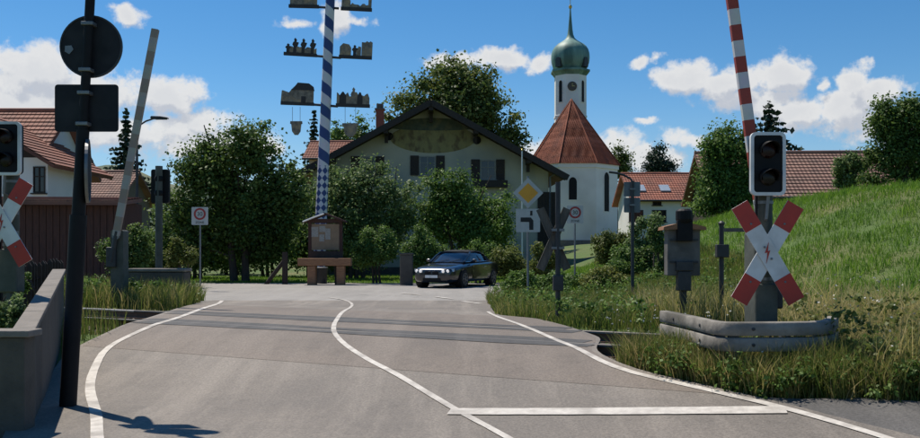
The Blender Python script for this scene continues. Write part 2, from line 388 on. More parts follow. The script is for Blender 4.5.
def axis_pts(lo, hi, fine_lo, fine_hi, step, grow=1.12):
    a = list(np.arange(fine_lo, fine_hi + 1e-6, step)); s = step
    while a[-1] < hi: s *= grow; a.append(a[-1] + s)
    s = step; b = [a[0]]
    while b[-1] > lo: s *= grow; b.append(b[-1] - s)
    return np.array(sorted(b[1:] + a))
def build_ground():
    xs = axis_pts(-2600, 2600, -14, 20, 0.3); ys = axis_pts(-300, 4200, -2, 40, 0.3)
    X, Y = np.meshgrid(xs, ys); q = qof(X, Y)
    Z = gz(X, Y) - 0.02 - 0.19 * (1 - sstep(1.55, 2.0, np.abs(q)))
    near = (Y < 34) & (Y > -20) & (X > XL(Y) + 0.1) & (X < XR(Y) - 0.1)
    Z = np.where(near, Z - 0.10, Z)
    V = np.column_stack([X.ravel(), Y.ravel(), Z.ravel()]); w = len(xs)
    I = np.arange(len(ys) - 1)[:, None] * w + np.arange(w - 1)[None, :]
    Fc = np.stack([I, I + 1, I + w + 1, I + w], -1).reshape(-1, 4)
    o = npmesh('ground', V, Fc, m_ground, smooth=True); struct(o)
build_ground()
Y_END = float(SL[:, 1].max())
road = struct(sheet('road', XL, XR, -12, Y_END + 0.4, 0.03, m_road, 150, 22))
# the street across the far side, which the road runs into
def jl(y): return np.full_like(np.asarray(y, float), -70.0)
def jr(y): return np.full_like(np.asarray(y, float), 60.0)
y_far = G(330, 283).y
def junction():
    ny = 40; V = []; w = 60
    for i in range(ny):
        t = i / (ny - 1)
        for k in range(w):
            x = -70 + 75 * k / (w - 1)
            xl_, xr_ = float(XL(Y_END)), float(XR(Y_END))
            lo = Y_END - 3.2 if xl_ - 0.1 < x < xr_ + 0.5 else (Y_END + 0.3 + 0.02 * (xl_ - x) if x < xl_ else Y_END + 2.2 + 0.02 * (x - xr_))
            hi = y_far + 0.012 * abs(x + 4) + (0.16 * max(0, x + 1))
            y = lo + (hi - lo) * t; V.append((x, y, g1(x, y) + 0.024))
    Fc = np.array([(i * w + k, i * w + k + 1, (i + 1) * w + k + 1, (i + 1) * w + k) for i in range(ny - 1) for k in range(w - 1)])
    return npmesh('junction_road', np.array(V), Fc, m_road2, smooth=True)
jr_o = struct(junction())
def side_path():
    inner = [Vector((float(XR(y)) - 0.22, y, 0)) for y in np.linspace(-12, 10.6, 60)]
    far = [G(*p) for p in ((940, 403), (900, 399), (860, 397), (820, 398), (790, 398), (760, 397), (730, 394), (700, 389), (675, 384), (655, 380), (640, 377), (625, 373))]
    far = [Vector((16, -12, 0)), Vector((9, 2, 0)), Vector((6.2, 5.5, 0))] + far
    S = smooth_path(far, 0.1); d = np.r_[0, np.cumsum(np.linalg.norm(np.diff(S, axis=0), axis=1))]
    tt = np.linspace(0, d[-1], 60); FX, FY = np.interp(tt, d, S[:, 0]), np.interp(tt, d, S[:, 1])
    V = []; nx = 14
    # pair each far point with the inner edge at the same height in y
    for i in range(60):
        yi = FY[i]; xi = float(XR(yi)) - 0.22
        for k in range(nx):
            x = xi + (FX[i] - xi) * k / (nx - 1); y = yi; V.append((x, y, g1(x, y) + 0.020))
    Fc = np.array([(i * nx + k, i * nx + k + 1, (i + 1) * nx + k + 1, (i + 1) * nx + k) for i in range(59) for k in range(nx - 1)])
    return npmesh('side_path', np.array(V), Fc, m_path, smooth=True), S
path, PATH_FAR = side_path(); struct(path)
def path_x(y):
    o = np.argsort(PATH_FAR[:, 1]); return np.interp(y, PATH_FAR[o, 1], PATH_FAR[o, 0])
ribbon('edge_line', SL, 0.10, 0.038, m_line, road); ribbon('edge_line', SR, 0.078, 0.038, m_line, road); ribbon('centre_line', SCn, 0.068, 0.038, m_line, road)
def crossing_patch():
    V = []; nq, nx = 26, 26
    for i in range(nq):
        q = -2.7 + 6.6 * i / (nq - 1)
        # where the line q = const runs across the road
        ts = np.linspace(-8, 12, 400); xx = TX + TD.x * ts + .486 * q; yy = TY + TD.y * ts + .874 * q
        k = (xx > XL(yy) + .04) & (xx < XR(yy) - .04) & (yy < Y_END + .3); xx, yy = xx[k], yy[k]
        j = np.linspace(0, len(xx) - 1, nx).astype(int)
        V += [(xx[a_], yy[a_], g1(xx[a_], yy[a_]) + .0325) for a_ in j]
    Fc = np.array([(i * nx + k, (i + 1) * nx + k, (i + 1) * nx + k + 1, i * nx + k + 1) for i in range(nq - 1) for k in range(nx - 1)])
    npmesh('crossing_surface', np.array(V), Fc, asphalt('brown_crossing_asphalt', (0.185, 0.150, 0.120), (0.150, 0.124, 0.102), (0.215, 0.178, 0.145)), road, smooth=True)
crossing_patch()
a, b = G(449, 412.5), G(786, 411)
ribbon('stop_line', np.array([[a.x + (b.x - a.x) * t, a.y + (b.y - a.y) * t] for t in np.linspace(0, 1, 30)]), 0.18, 0.0395, m_line, road)
for p in ((402, 421, 293.5, 295.2), (436, 452, 297, 299), (463, 481, 301.5, 304)):
    a, b = G(p[0], p[2]), G(p[1], p[3])
    ribbon('dash', np.array([[a.x + (b.x - a.x) * t, a.y + (b.y - a.y) * t] for t in np.linspace(0, 1, 6)]), 0.14, 0.038, m_line, road if b.y < Y_END else jr_o)

# ---- railway
m_steel = mat('rail_steel_dull', (0.17, 0.15, 0.135), (0.07, 0.062, 0.056), 1.2, 0.6, metal=0.15)  # dirty rail steel, also darkened where no glint shows
m_steel2 = mat('rail_steel_glint', (0.60, 0.55, 0.51), (0.45, 0.40, 0.36), 3, 0.35, metal=1.0)  # pale copy of the rail steel, sets the sun glint on the left
m_rust = mat('rail_rust', (0.20, 0.10, 0.055), (0.11, 0.06, 0.04), 12, 0.85, 0.3)
m_sleeper = mat('old_sleeper_wood', (0.10, 0.075, 0.055), (0.05, 0.04, 0.03), 6, 0.9, 0.5, stretch=(1, 8, 8))
track = struct(thing('railway_track', 'single railway track crossing the road at a slant', 'railway', (TX, TY, 0), math.atan2(TD.y, TD.x)))
del track['category']
ZR = g1(TX, TY)
sl_me = None
for i in range(-16, 62):
    X = i * 0.65
    P = Vector((TX, TY, 0)) + TD * X
    if XL(P.y) - 0.5 < P.x < XR(P.y) + 0.5: continue
    if sl_me is None:
        s0 = obj('sleeper', MB().box((0, 0, 0), (0.26, 2.5, 0.16)), m_sleeper, track, bevel=0.015); sl_me = s0.data
    else:
        s0 = bpy.data.objects.new('sleeper', sl_me); COL.objects.link(s0); s0.parent = track
    s0.location = (X, random.uniform(-.02, .02), ZR - 0.20); s0.rotation_euler = (0, 0, random.uniform(-.01, .01))
for sgn in (-1, 1):
    yy = sgn * 0.80; zt = ZR + 0.037
    rl = obj('rail', MB().prism([(-0.06, -0.15), (0.06, -0.15), (0.06, -0.135), (0.012, -0.115), (0.012, -0.04), (0.035, -0.03), (-0.035, -0.03), (-0.012, -0.04), (-0.012, -0.115), (-0.06, -0.135)], 60, Matrix.Translation((15, yy, zt)) @ Matrix.Rotation(R(90), 4, 'Z')), m_rust, track)
    for (t0, t1, mm) in ((-15, -5.2, m_steel), (-5.2, 5.0, m_steel), (5.0, 45, m_steel2)): obj('rail_head', MB().prism([(-0.036, -0.03), (0.036, -0.03), (0.036, -0.006), (0.028, 0), (-0.028, 0), (-0.036, -0.006)], t1 - t0, Matrix.Translation(((t0 + t1) / 2, yy, zt)) @ Matrix.Rotation(R(90), 4, 'Z')), mm, rl)
# tar strips along each rail where the road crosses
def tarstrip(off, w):
    A, B = [], []
    ts = np.arange(-9, 16, 0.1)
    for t in ts:
        p = Vector((TX, TY, 0)) + TD * t
        c = Vector((p.x + 0.486 * off, p.y + 0.874 * off, 0))
        if XL(c.y) + 0.05 < c.x < XR(c.y) - 0.05:
            ww = w * (0.50 + 0.09 * math.sin(t * 1.3 + off) + 0.05 * math.sin(t * 3.1))
            n = Vector((0.486, 0.874, 0))
            for arr, s in ((A, -ww), (B, ww)):
                k = c + n * s; arr.append((k.x, k.y, g1(k.x, k.y) + 0.0365))
    return MB().strip(B, A)
for off in (-1.01, -0.59, 0.59, 1.01): obj('tar_strip', tarstrip(off, 0.34), m_tar, track)
for o in list(track.children):
    if o.name.startswith('tar_strip'):
        o.matrix_parent_inverse = (Matrix.Translation((TX, TY, 0)) @ Matrix.Rotation(math.atan2(TD.y, TD.x), 4, 'Z')).inverted()
def ballast():
    """heap of broken stone between and beside the rails"""
    n = 9000; t = rng.uniform(-9, 26, n); q = rng.uniform(-1.75, 1.75, n)
    x = TX + TD.x * t + 0.486 * q; y = TY + TD.y * t + 0.874 * q
    k = ~((x > XL(y) - 0.02) & (x < XR(y) + 0.02)); x, y, q = x[k], y[k], q[k]; n = len(x)
    z = ZR - 0.19 + 0.05 * rng.random(n) - 0.06 * (np.abs(q) > 1.3)
    s = rng.uniform(0.025, 0.055, n)
    base = np.array([[1, 0, 0], [-1, 0, 0], [0, 1, 0], [0, -1, 0], [0, 0, 1], [0, 0, -1]], float)
    V = base[None] * s[:, None, None] * rng.uniform(0.6, 1.4, (n, 6, 1)) + np.stack([x, y, z], 1)[:, None]
    f = np.array([[0, 2, 4], [2, 1, 4], [1, 3, 4], [3, 0, 4]]); Fc = (f[None] + np.arange(n)[:, None, None] * 6).reshape(-1, 3)
    stuff(npmesh('ballast', V.reshape(-1, 3), Fc, m_ballast), 'rusty brown track ballast between and beside the rails', 'ballast')
ballast()

# ------------------------------------------------------------------ building helpers
def slope_roof(name, A, B, C, D, m, parent, course=0.34, th=0.14):
    """tiled slope: ridge A-B, eave D-C (A above D, B above C), laid in overlapping courses"""
    A, B, C, D = map(Vector, (A, B, C, D)); nrm = (B - A).cross(D - A).normalized()
    if nrm.z < 0: nrm = -nrm
    L = ((D - A).length + (C - B).length) / 2; n = max(3, int(L / course)); mb = MB()
    for i in range(n):
        t0, t1 = i / n, (i + 1) / n
        p, q, r, s = A.lerp(D, t0), B.lerp(C, t0), B.lerp(C, t1), A.lerp(D, t1)
        hi, lo = nrm * 0.01, nrm * 0.055
        k = len(mb.f); mb.add([p + hi, q + hi, r + lo, s + lo, s + hi * 0.5, r + hi * 0.5], [(0, 1, 2, 3), (3, 2, 5, 4)])
        lt, lb = (q - p).length, (r - s).length; off = (A - p).dot((B - A).normalized()) * -1; off2 = (s - A).dot((B - A).normalized())
        mb.uv[k] = [(off, i + .5), (off + lt, i + .5), (off2 + lb, i + .5), (off2, i + .5)]; mb.uv[k + 1] = [(off2, i + .5), (off2 + lb, i + .5), (off2 + lb, i + .5), (off2, i + .5)]
    dn = nrm * -th
    k = len(mb.v); mb.add([A, B, C, D, A + dn, B + dn, C + dn, D + dn], [(7, 6, 5, 4), (0, 4, 5, 1), (1, 5, 6, 2), (2, 6, 7, 3), (3, 7, 4, 0)])
    return obj(name, mb, m, parent)
def window(parent, c, w, h, M=None, shutters=None, m_fr=None, m_pane=None, arch=False, name='window', bars=True, m_sh=None):
    """window on a wall facing local -y: c is its centre on the wall face"""
    T = (M or Matrix()) @ Matrix.Translation(c)
    def out(w, h):
        if not arch: return [(-w / 2, -h / 2), (w / 2, -h / 2), (w / 2, h / 2), (-w / 2, h / 2)]
        return [(-w / 2, -h / 2), (w / 2, -h / 2)] + [(w / 2 * math.cos(R(a)), h / 2 - w / 2 + w * 0.62 * math.sin(R(a))) for a in range(0, 181, 20)]
    t = 0.07 if w > 0.5 else 0.05
    o, i = out(w, h), out(w - 2 * t, h - 2 * t); n = len(o); mb = MB()
    y0, y1 = 0.02, -0.05
    vs = [T @ Vector((p[0], y1, p[1])) for p in o] + [T @ Vector((p[0], y1, p[1])) for p in i] + [T @ Vector((p[0], y0, p[1])) for p in o] + [T @ Vector((p[0], y0, p[1])) for p in i]
    fs = []
    for k in range(n):
        j = (k + 1) % n; fs += [(k, j, n + j, n + k), (2 * n + j, 2 * n + k, 3 * n + k, 3 * n + j), (j, k, 2 * n + k, 2 * n + j), (n + k, n + j, 3 * n + j, 3 * n + k)]
    mb.add(vs, fs)
    wo = obj(name, mb, m_fr, parent)
    if bars and not arch:
        obj('glazing_bar', MB().box((0, -0.02, 0), (0.05, 0.05, h - 2 * t), T).box((0, -0.018, h * 0.12), (w - 2 * t, 0.045, 0.04), T), m_fr, wo)
    obj('pane', MB().prism(i, 0.01, T @ Matrix.Translation((0, 0.0, 0))), m_pane, wo)
    if not arch: obj('sill', MB().box((0, -0.07, -h / 2 - 0.04), (w + 0.16, 0.16, 0.05), T), m_fr, wo)
    if shutters:
        for s in (-1, 1):
            sh = MB()
            sh.box((s * (w / 2 + shutters / 2 + 0.03), -0.05, 0), (shutters, 0.05, h + 0.06), T)
            for kz in np.linspace(-h / 2 + 0.12, h / 2 - 0.12, 7): sh.box((s * (w / 2 + shutters / 2 + 0.03), -0.083, float(kz)), (shutters - 0.12, 0.02, 0.06), T)
            obj('shutter', sh, m_sh, wo)
    return wo

m_glass = mat('dark_window_glass', (0.02, 0.024, 0.03), (0.012, 0.014, 0.018), 1.5, 0.08, spec=0.6)
m_white = mat('white_paint', (0.78, 0.77, 0.74), (0.68, 0.67, 0.64), 3, 0.55)
m_plaster = mat('aged_cream_plaster', (0.52, 0.46, 0.35), (0.44, 0.39, 0.30), 0.8, 0.92, 0.25, 30, c3=(0.34, 0.32, 0.27), s3=0.35)
m_white_pl = mat('white_lime_plaster', (0.84, 0.82, 0.77), (0.76, 0.74, 0.69), 0.6, 0.92, 0.2, 25, c3=(0.66, 0.64, 0.59), s3=0.3)
m_tile_church = tilemat('church_tiles', (0.25, 0.058, 0.024), (0.35, 0.092, 0.038), (0.18, 0.05, 0.027))
m_tile_red = tilemat('faded_red_tiles', (0.25, 0.088, 0.052), (0.30, 0.115, 0.072), (0.18, 0.075, 0.05))
m_tile_farm = tilemat('farm_red_tiles', (0.27, 0.085, 0.05), (0.38, 0.13, 0.075), (0.19, 0.075, 0.05))
m_tile_brown = tilemat('brown_barn_tiles', (0.19, 0.095, 0.07), (0.27, 0.14, 0.10), (0.14, 0.08, 0.06))
m_wood_dk = mat('dark_stained_wood', (0.045, 0.028, 0.020), (0.025, 0.017, 0.013), 4, 0.75, 0.4, stretch=(6, 6, 1))
m_wood_rd = mat('red_brown_boards', (0.085, 0.034, 0.022), (0.045, 0.020, 0.015), 3, 0.8, 0.4, stretch=(8, 8, 1))
m_wood = mat('orange_brown_timber', (0.34, 0.165, 0.075), (0.22, 0.10, 0.05), 5, 0.7, 0.3, stretch=(1, 6, 6))
m_wood_gr = mat('grey_weathered_wood', (0.15, 0.135, 0.11), (0.10, 0.09, 0.075), 4, 0.85, 0.4, stretch=(6, 6, 1))
m_copper = mat('green_copper_patina', (0.185, 0.31, 0.255), (0.115, 0.215, 0.18), 2.2, 0.55, 0.15, c3=(0.06, 0.13, 0.11), s3=0.9, stretch=(1, 1, 0.25))
m_gold = mat('gilded_metal', (0.62, 0.45, 0.16), None, 6, 0.35, metal=1.0)
m_brick = mat('chimney_brick', (0.22, 0.085, 0.055), (0.14, 0.06, 0.045), 10, 0.9, 0.4)
m_black = mat('matt_black_metal', (0.008, 0.008, 0.009), (0.012, 0.012, 0.013), 8, 0.6, spec=0.2)
m_greymetal = mat('grey_galvanised_metal', (0.24, 0.245, 0.25), (0.17, 0.175, 0.18), 6, 0.5, metal=0.6)
m_darkmetal = mat('dark_grey_metal', (0.055, 0.056, 0.058), (0.035, 0.036, 0.038), 7, 0.55, metal=0.3)
m_postdark = mat('dark_post_paint', (0.014, 0.014, 0.015), (0.009, 0.009, 0.010), 7, 0.7, spec=0.25)
m_signback = mat('dull_sign_back', (0.022, 0.023, 0.026), (0.014, 0.015, 0.018), 5, 0.65, spec=0.25, c3=(0.030, 0.031, 0.034), s3=3)
m_red = mat('signal_red_paint', (0.50, 0.035, 0.020), (0.40, 0.03, 0.02), 7, 0.45)
m_redol = mat('faded_red_ring', (0.36, 0.03, 0.03), (0.29, 0.03, 0.03), 8, 0.5)
m_signwhite = mat('white_sign_sheeting', (0.78, 0.78, 0.76), (0.68, 0.68, 0.66), 5, 0.45, c3=(0.55, 0.54, 0.51), s3=3)
m_signshade = mat('shaded_white_sheeting', (0.50, 0.50, 0.48), (0.42, 0.42, 0.40), 5, 0.5)  # darker copy of the sign white, for signs in tree shade
m_yellow = mat('amber_sign_sheeting', (0.78, 0.36, 0.02), (0.70, 0.31, 0.02), 5, 0.45)
m_textblack = mat('black_lettering', (0.01, 0.01, 0.01), None, 5, 0.6)

# ------------------------------------------------------------------ church
def church():
    Y = 90.0; s = F / Y
    c = on(577.5, Y); cx, cy = c.x, Y + 4.2; zb = c.z - 0.5
    t = thing('church', 'white village church with green onion dome and steep red tiled roof', 'church', (cx, cy, zb))
    ze = W(0, 162, Y).z - zb; za = W(0, 97, Y + 3.4).z - zb
    ap = 4.42; r = ap / math.cos(R(22.5)); oct_ = [(r * math.cos(R(22.5 + 45 * k)), r * math.sin(R(22.5 + 45 * k))) for k in range(8)]
    # chancel: front five sides of an octagon, then straight walls going back
    back = 15.0
    out = [oct_[k] for k in (3, 4, 5, 6, 7, 0)]; out[0] = (out[0][0], back); out[-1] = (out[-1][0], back)
    mb = MB(); n = len(out); mb.add([(p[0], p[1], 0) for p in out] + [(p[0], p[1], ze) for p in out], [(i, (i + 1) % n, n + (i + 1) % n, n + i) for i in range(n)])
    obj('wall', mb, m_white_pl, t)
    mb = MB()
    k = 1.018; mb.add([(p[0] * k, p[1] * k if p[1] < 10 else p[1], 0) for p in out] + [(p[0] * k, p[1] * k if p[1] < 10 else p[1], 0.9) for p in out], [(i, (i + 1) % n, n + (i + 1) % n, n + i) for i in range(n)] + [tuple(range(n, 2 * n))])
    obj('plinth', mb, m_conc_l, t)
    k = 1.03; mb = MB(); o2 = [(p[0] * k, p[1] * k if p[1] < 10 else p[1]) for p in out]
    mb.add([(p[0], p[1], ze - 0.55) for p in o2] + [(p[0], p[1], ze - 0.1) for p in o2], [(i, (i + 1) % n, n + (i + 1) % n, n + i) for i in range(n)] + [tuple(range(n - 1, -1, -1)), tuple(range(n, 2 * n))])
    obj('cornice', mb, m_white_pl, t)
    # roof
    k = 1.055; e = [Vector((p[0] * k, p[1] * k if p[1] < 10 else back, ze - 0.15)) for p in out]
    apex = Vector((-0.05, 0.3, za)); rb = Vector((-0.05, back, za))
    rf = slope_roof('roof', apex, apex, e[2], e[3], m_tile_church, t, th=0.05)
    for i in (1, 3): slope_roof('roof_slope', apex, apex, e[i], e[i + 1], m_tile_church, rf, th=0.05)
    slope_roof('roof_slope', rb, apex, e[1], e[0], m_tile_church, rf, th=0.05); slope_roof('roof_slope', apex, rb, e[5], e[4], m_tile_church, rf, th=0.05)
    for i in (1, 2, 3, 4): obj('hip_tiles', MB().tube([apex, e[i] + Vector((0, 0, 0.05))], 0.06, 8), m_tile_church, rf)
    # windows in three faces
    for ang, zc, w, h in ((0, ze * 0.69, 0.95, 2.3), (45, ze * 0.66, 1.0, 4.0), (-45, ze * 0.66, 1.0, 3.4)):
        M = Matrix.Rotation(R(ang), 4, 'Z') @ Matrix.Translation((0, -ap, 0))
        window(t, (-0.5 if ang == 0 else -0.1, 0, zc), w, h, M, m_fr=m_white_pl, m_pane=m_black, arch=True)
    # tower behind the chancel
    tc = W(573, 0, Y + 9).x - cx; ty = 7.2; th = W(0, 73, Y + 9 + 2).z - zb
    tr = 1.72 / math.cos(R(22.5))
    tw = obj('tower', MB().lathe([(tr, 0), (tr, th)], 8, (tc, ty, 0), R(22.5)), m_white_pl, t)
    obj('string_course', MB().lathe([(tr * 1.0, -.2), (tr * 1.04, -.1), (tr * 1.04, .08), (tr * 1.0, .12)], 8, (tc, ty, th - 4.9), R(22.5)), m_white_pl, tw)
    obj('tower_cornice', MB().lathe([(tr, -.35), (tr * 1.1, -.1), (tr * 1.22, .12), (tr * 1.22, .32), (tr * 0.9, .36)], 8, (tc, ty, th), R(22.5)), m_copper, tw)
    for ang in (-45, 45, 0):
        M = Matrix.Translation((tc, ty, 0)) @ Matrix.Rotation(R(ang), 4, 'Z') @ Matrix.Translation((0, -1.72, 0))
        if ang: window(tw, (0, 0, th - 2.2), 0.62, 2.5, M, m_fr=m_white_pl, m_pane=m_black, arch=True)
        else:
            cf = obj('clock_face', MB().lathe([(0.52, 0), (0.52, 0.06), (0.46, 0.08)], 24, M=M @ Matrix.Translation((0, -.002, th - 1.7)) @ Matrix.Rotation(R(90), 4, 'X')), m_conc, tw)
            obj('clock_hand', MB().box((0, -0.10, th - 1.55), (0.05, 0.02, 0.38), M).box((0.12, -0.10, th - 1.70), (0.3, 0.02, 0.05), M), m_gold, cf)
    # onion dome: swelling bulb with ribs, then the drawn-out spire
    prof = [(1.70, .3), (1.86, .55), (2.02, .9), (2.13, 1.3), (2.17, 1.75), (2.14, 2.2), (2.02, 2.62), (1.80, 2.98), (1.48, 3.28), (1.10, 3.52), (.76, 3.74), (.50, 4.0), (.34, 4.4), (.25, 5.0), (.17, 5.9), (.11, 6.7), (.07, 7.4)]
    n = 32; mb = MB(); vs = []
    for rr_, z in prof:
        for k in range(n): vs.append((tc + rr_ * (1 + (0.025 if k % 4 == 0 else 0)) * math.cos(2 * math.pi * k / n + R(22.5)), ty + rr_ * (1 + (0.025 if k % 4 == 0 else 0)) * math.sin(2 * math.pi * k / n + R(22.5)), th + z))
    mb.add(vs, [(i * n + k, i * n + (k + 1) % n, (i + 1) * n + (k + 1) % n, (i + 1) * n + k) for i in range(len(prof) - 1) for k in range(n)] + [tuple((len(prof) - 1) * n + k for k in range(n))])
    od = obj('onion_dome', mb, m_copper, t, smooth=60)
    for ang in (-45, 45, -135, 135, 0):
        M = Matrix.Translation((tc, ty, th)) @ Matrix.Rotation(R(ang), 4, 'Z')
        if ang: obj('dormer', MB().prism([(-.33, .5), (.33, .5), (.33, 1.25)] + [(.33 * math.cos(R(a)), 1.25 + .33 * math.sin(R(a))) for a in range(20, 180, 20)] + [(-.33, 1.25)], .5, M @ Matrix.Translation((0, -2.0, 0))), m_darkmetal, od)
    zt = th + 7.4
    obj('finial', MB().lathe([(.02, -.1), (.16, 0), (.2, .16), (.14, .32), (.02, .4)], 12, (tc, ty, zt)).box((tc, ty, zt + 0.85), (.07, .07, 1.0)).box((tc, ty, zt + 1.0), (.5, .07, .07)), m_gold, t)
church()

# ------------------------------------------------------------------ gabled inn / farmhouse in the middle
m_frame = mat('weathered_window_frame', (0.30, 0.28, 0.24), (0.22, 0.20, 0.175), 4, 0.7)
def inn():
    Y = 55.0; c = on(431, Y); zb = c.z - 0.3
    t = thing('gabled_house', 'large cream gabled house with painted gable and dark shutters behind the shrubs', 'house', (c.x, Y, zb), R(2))
    s = F / Y; z = lambda py: W(0, py, Y).z - zb
    hw = 7.2; slope = 0.545; za = z(104); over = 1.0
    ew = za - hw * slope - 0.22
    L = 16
    mb = MB(); prof = [(-hw, 0), (hw, 0), (hw, ew), (0, za - 0.22), (-hw, ew)]
    obj('wall', MB().prism(prof, L, Matrix.Translation((0, L / 2, 0))), m_plaster, t)
    for sg in (-1, 1):
        xe = sg * (hw + over); zr = za; zee = za - (hw + over) * slope
        A, B, C_, D = (0, -1.5, zr), (0, L + 0.6, zr), (xe, L + 0.6, zee), (xe, -1.5, zee)
        rf = slope_roof('roof', A, B, C_, D, m_tile_brown, t, th=0.16) if sg > 0 else slope_roof('roof', B, A, D, C_, m_tile_brown, t, th=0.16)
        # barge board and purlin ends under the overhang
        a = math.atan2(-slope, 1) * sg; ln = math.hypot(hw + over, (hw + over) * slope)
        M = Matrix.Translation((xe / 2, -1.52, (zr + zee) / 2 - 0.14)) @ Matrix.Rotation(-a, 4, 'Y')
        obj('barge_board', MB().box((0, 0, 0), (ln, 0.06, 0.36), M), m_wood_dk, rf)
        for fx in (0.33, 0.72):
            x = xe * fx
            obj('purlin', MB().box((x, -0.70, zr - abs(x) * slope - 0.34), (0.26, 1.5, 0.30)).box((x, -0.35, zr - abs(x) * slope - 0.70), (0.20, 0.2, 0.5)), m_wood_dk, t)
        # soffit boards
        mb = MB(); zo = -0.19
        mb.add([(0.0, -1.48, zr + zo), (xe, -1.48, zee + zo), (xe, 0, zee + zo), (0, 0, zr + zo)], [(0, 1, 2, 3)])
        obj('soffit', mb, m_wood_dk, rf)
    obj('purlin', MB().box((0, -0.70, za - 0.42), (0.28, 1.5, 0.36)).box((0, -0.3, za - 0.85), (0.22, .22, 0.6)), m_wood_dk, t)
    X = lambda px: (px - 431) / s
    # painted oval on the gable
    m_mur = mat('faded_gable_painting', (0.33, 0.265, 0.105), (0.22, 0.18, 0.085), 1.8, 0.9, c3=(0.13, 0.085, 0.045), s3=2.4, stretch=(1.2, 1, .7))
    el = [(X(433) + 2.62 * math.cos(R(a)), z(138) + 0.92 * math.sin(R(a)) * (1.0 if math.sin(R(a)) < 0 else 0.9)) for a in range(0, 360, 10)]
    mu = obj('gable_painting', MB().prism(el, 0.03, Matrix.Translation((0, -0.005, 0))), m_mur, t)
    el = [(X(433) + 2.5 * math.cos(R(a)), z(128) + (0.62 * math.sin(R(a)) if math.sin(R(a)) > 0 else 0.15 * math.sin(R(a)))) for a in range(0, 360, 10)]
    obj('painted_scene', MB().prism(el, 0.04, Matrix.Translation((0, -0.005, 0))), mat('painted_scene_tone', (0.10, 0.11, 0.075), (0.055, 0.062, 0.045), 2.6, 0.9, c3=(0.17, 0.14, 0.07), s3=1.8), mu)
    for px, py in ((389, 136.5), (477, 140)):
        obj('vent_hole', MB().lathe([(0.25, 0), (0.25, 0.08), (0.2, 0.08), (0.2, 0.02)], 16, M=Matrix.Translation((X(px), 0.0, z(py))) @ Matrix.Rotation(R(90), 4, 'X')), m_black, t)
    for px, py, w, h in ((427.5, 165.5, 1.0, 1.15), (488, 169.5, 0.95, 1.2), (368, 166, 0.9, 1.1)):
        window(t, (X(px), 0, z(py)), w, h, shutters=0.52, m_fr=m_frame, m_pane=m_glass, m_sh=m_wood_dk)
    for px, py in ((444, 222), (490, 224), (390, 222)):
        window(t, (X(px), 0, z(py)), 1.0, 1.3, shutters=0.5, m_fr=m_frame, m_pane=m_glass, m_sh=m_wood_dk)
    bx = MB().box((X(490), -0.32, z(184)), (2.1, 0.4, 0.42))
    bo = obj('flower_box', bx, m_wood_dk, t)
    # dark boards put in for the shade of a recess at the right
    obj('recess_boards', MB().box((X(547), -0.06, 2.7), (1.1, 0.12, 5.2)), m_wood_dk, t)
    for k in range(5): obj('recess_batten', MB().box((X(547) - 0.44 + k * 0.22, -0.15, 2.7), (0.05, 0.05, 5.1)), m_wood_dk, t)
    obj('downpipe', MB().tube([(hw + .1, -.12, .1), (hw + .1, -.12, ew - .3), (hw + .5, -.12, ew - .05)], .055, 8), m_greymetal, t, smooth=True)
    obj('plinth_band', MB().box((0, -.03, .35), (2 * hw + .06, .08, .7)), m_conc, t)
    # chimney on the slope
    xc = X(377.5); zc = za - abs(xc) * slope
    ch = obj('chimney', MB().box((xc, 3.0, zc + 0.6), (0.5, 0.6, 2.5)), m_brick, t)
    obj('chimney_cap', MB().box((xc, 3.0, zc + 1.90), (0.64, 0.74, 0.1)).box((xc, 3.0, zc + 2.1), (0.42, 0.5, 0.3)), m_conc, ch)
inn()

# ------------------------------------------------------------------ other buildings
def gable_house(name, label, loc, rot, w, L, eave, ridge, m_wall, m_roof, over=0.5, wins=(), gwins=(), m_fr=m_white, shut=None, cat='house'):
    """long side faces local -y (the viewer); ridge along local x; w = depth, L = length"""
    t = thing(name, label, cat, loc, rot)
    obj('wall', MB().prism([(-w / 2, 0), (w / 2, 0), (w / 2, eave), (0, ridge - 0.16), (-w / 2, eave)], L, Matrix.Rotation(R(-90), 4, 'Z')), m_wall, t)
    sl = (ridge - eave) / (w / 2); zo = eave - over * sl; xe = L / 2 + over
    slope_roof('roof', (-xe, 0, ridge), (xe, 0, ridge), (xe, -w / 2 - over, zo), (-xe, -w / 2 - over, zo), m_roof, t)
    slope_roof('roof', (xe, 0, ridge), (-xe, 0, ridge), (-xe, w / 2 + over, zo), (xe, w / 2 + over, zo), m_roof, t)
    obj('ridge_tiles', MB().tube([(-xe, 0, ridge + .03), (xe, 0, ridge + .03)], 0.12, 8), m_roof, t)
    obj('gutter', MB().tube([(-xe, -w / 2 - over - .06, zo - .04), (xe, -w / 2 - over - .06, zo - .04)], 0.07, 8), m_darkmetal, t)
    for (x, z, ww, hh) in wins: window(t, (x, -w / 2, z), ww, hh, m_fr=m_fr, m_pane=m_glass, shutters=shut, m_sh=m_wood_dk)
    for sg in (-1, 1):
        for (y, z, ww, hh) in gwins:
            window(t, (y, -L / 2, z), ww, hh, Matrix.Rotation(R(90 * sg), 4, 'Z'), m_fr=m_fr, m_pane=m_glass)
    return t
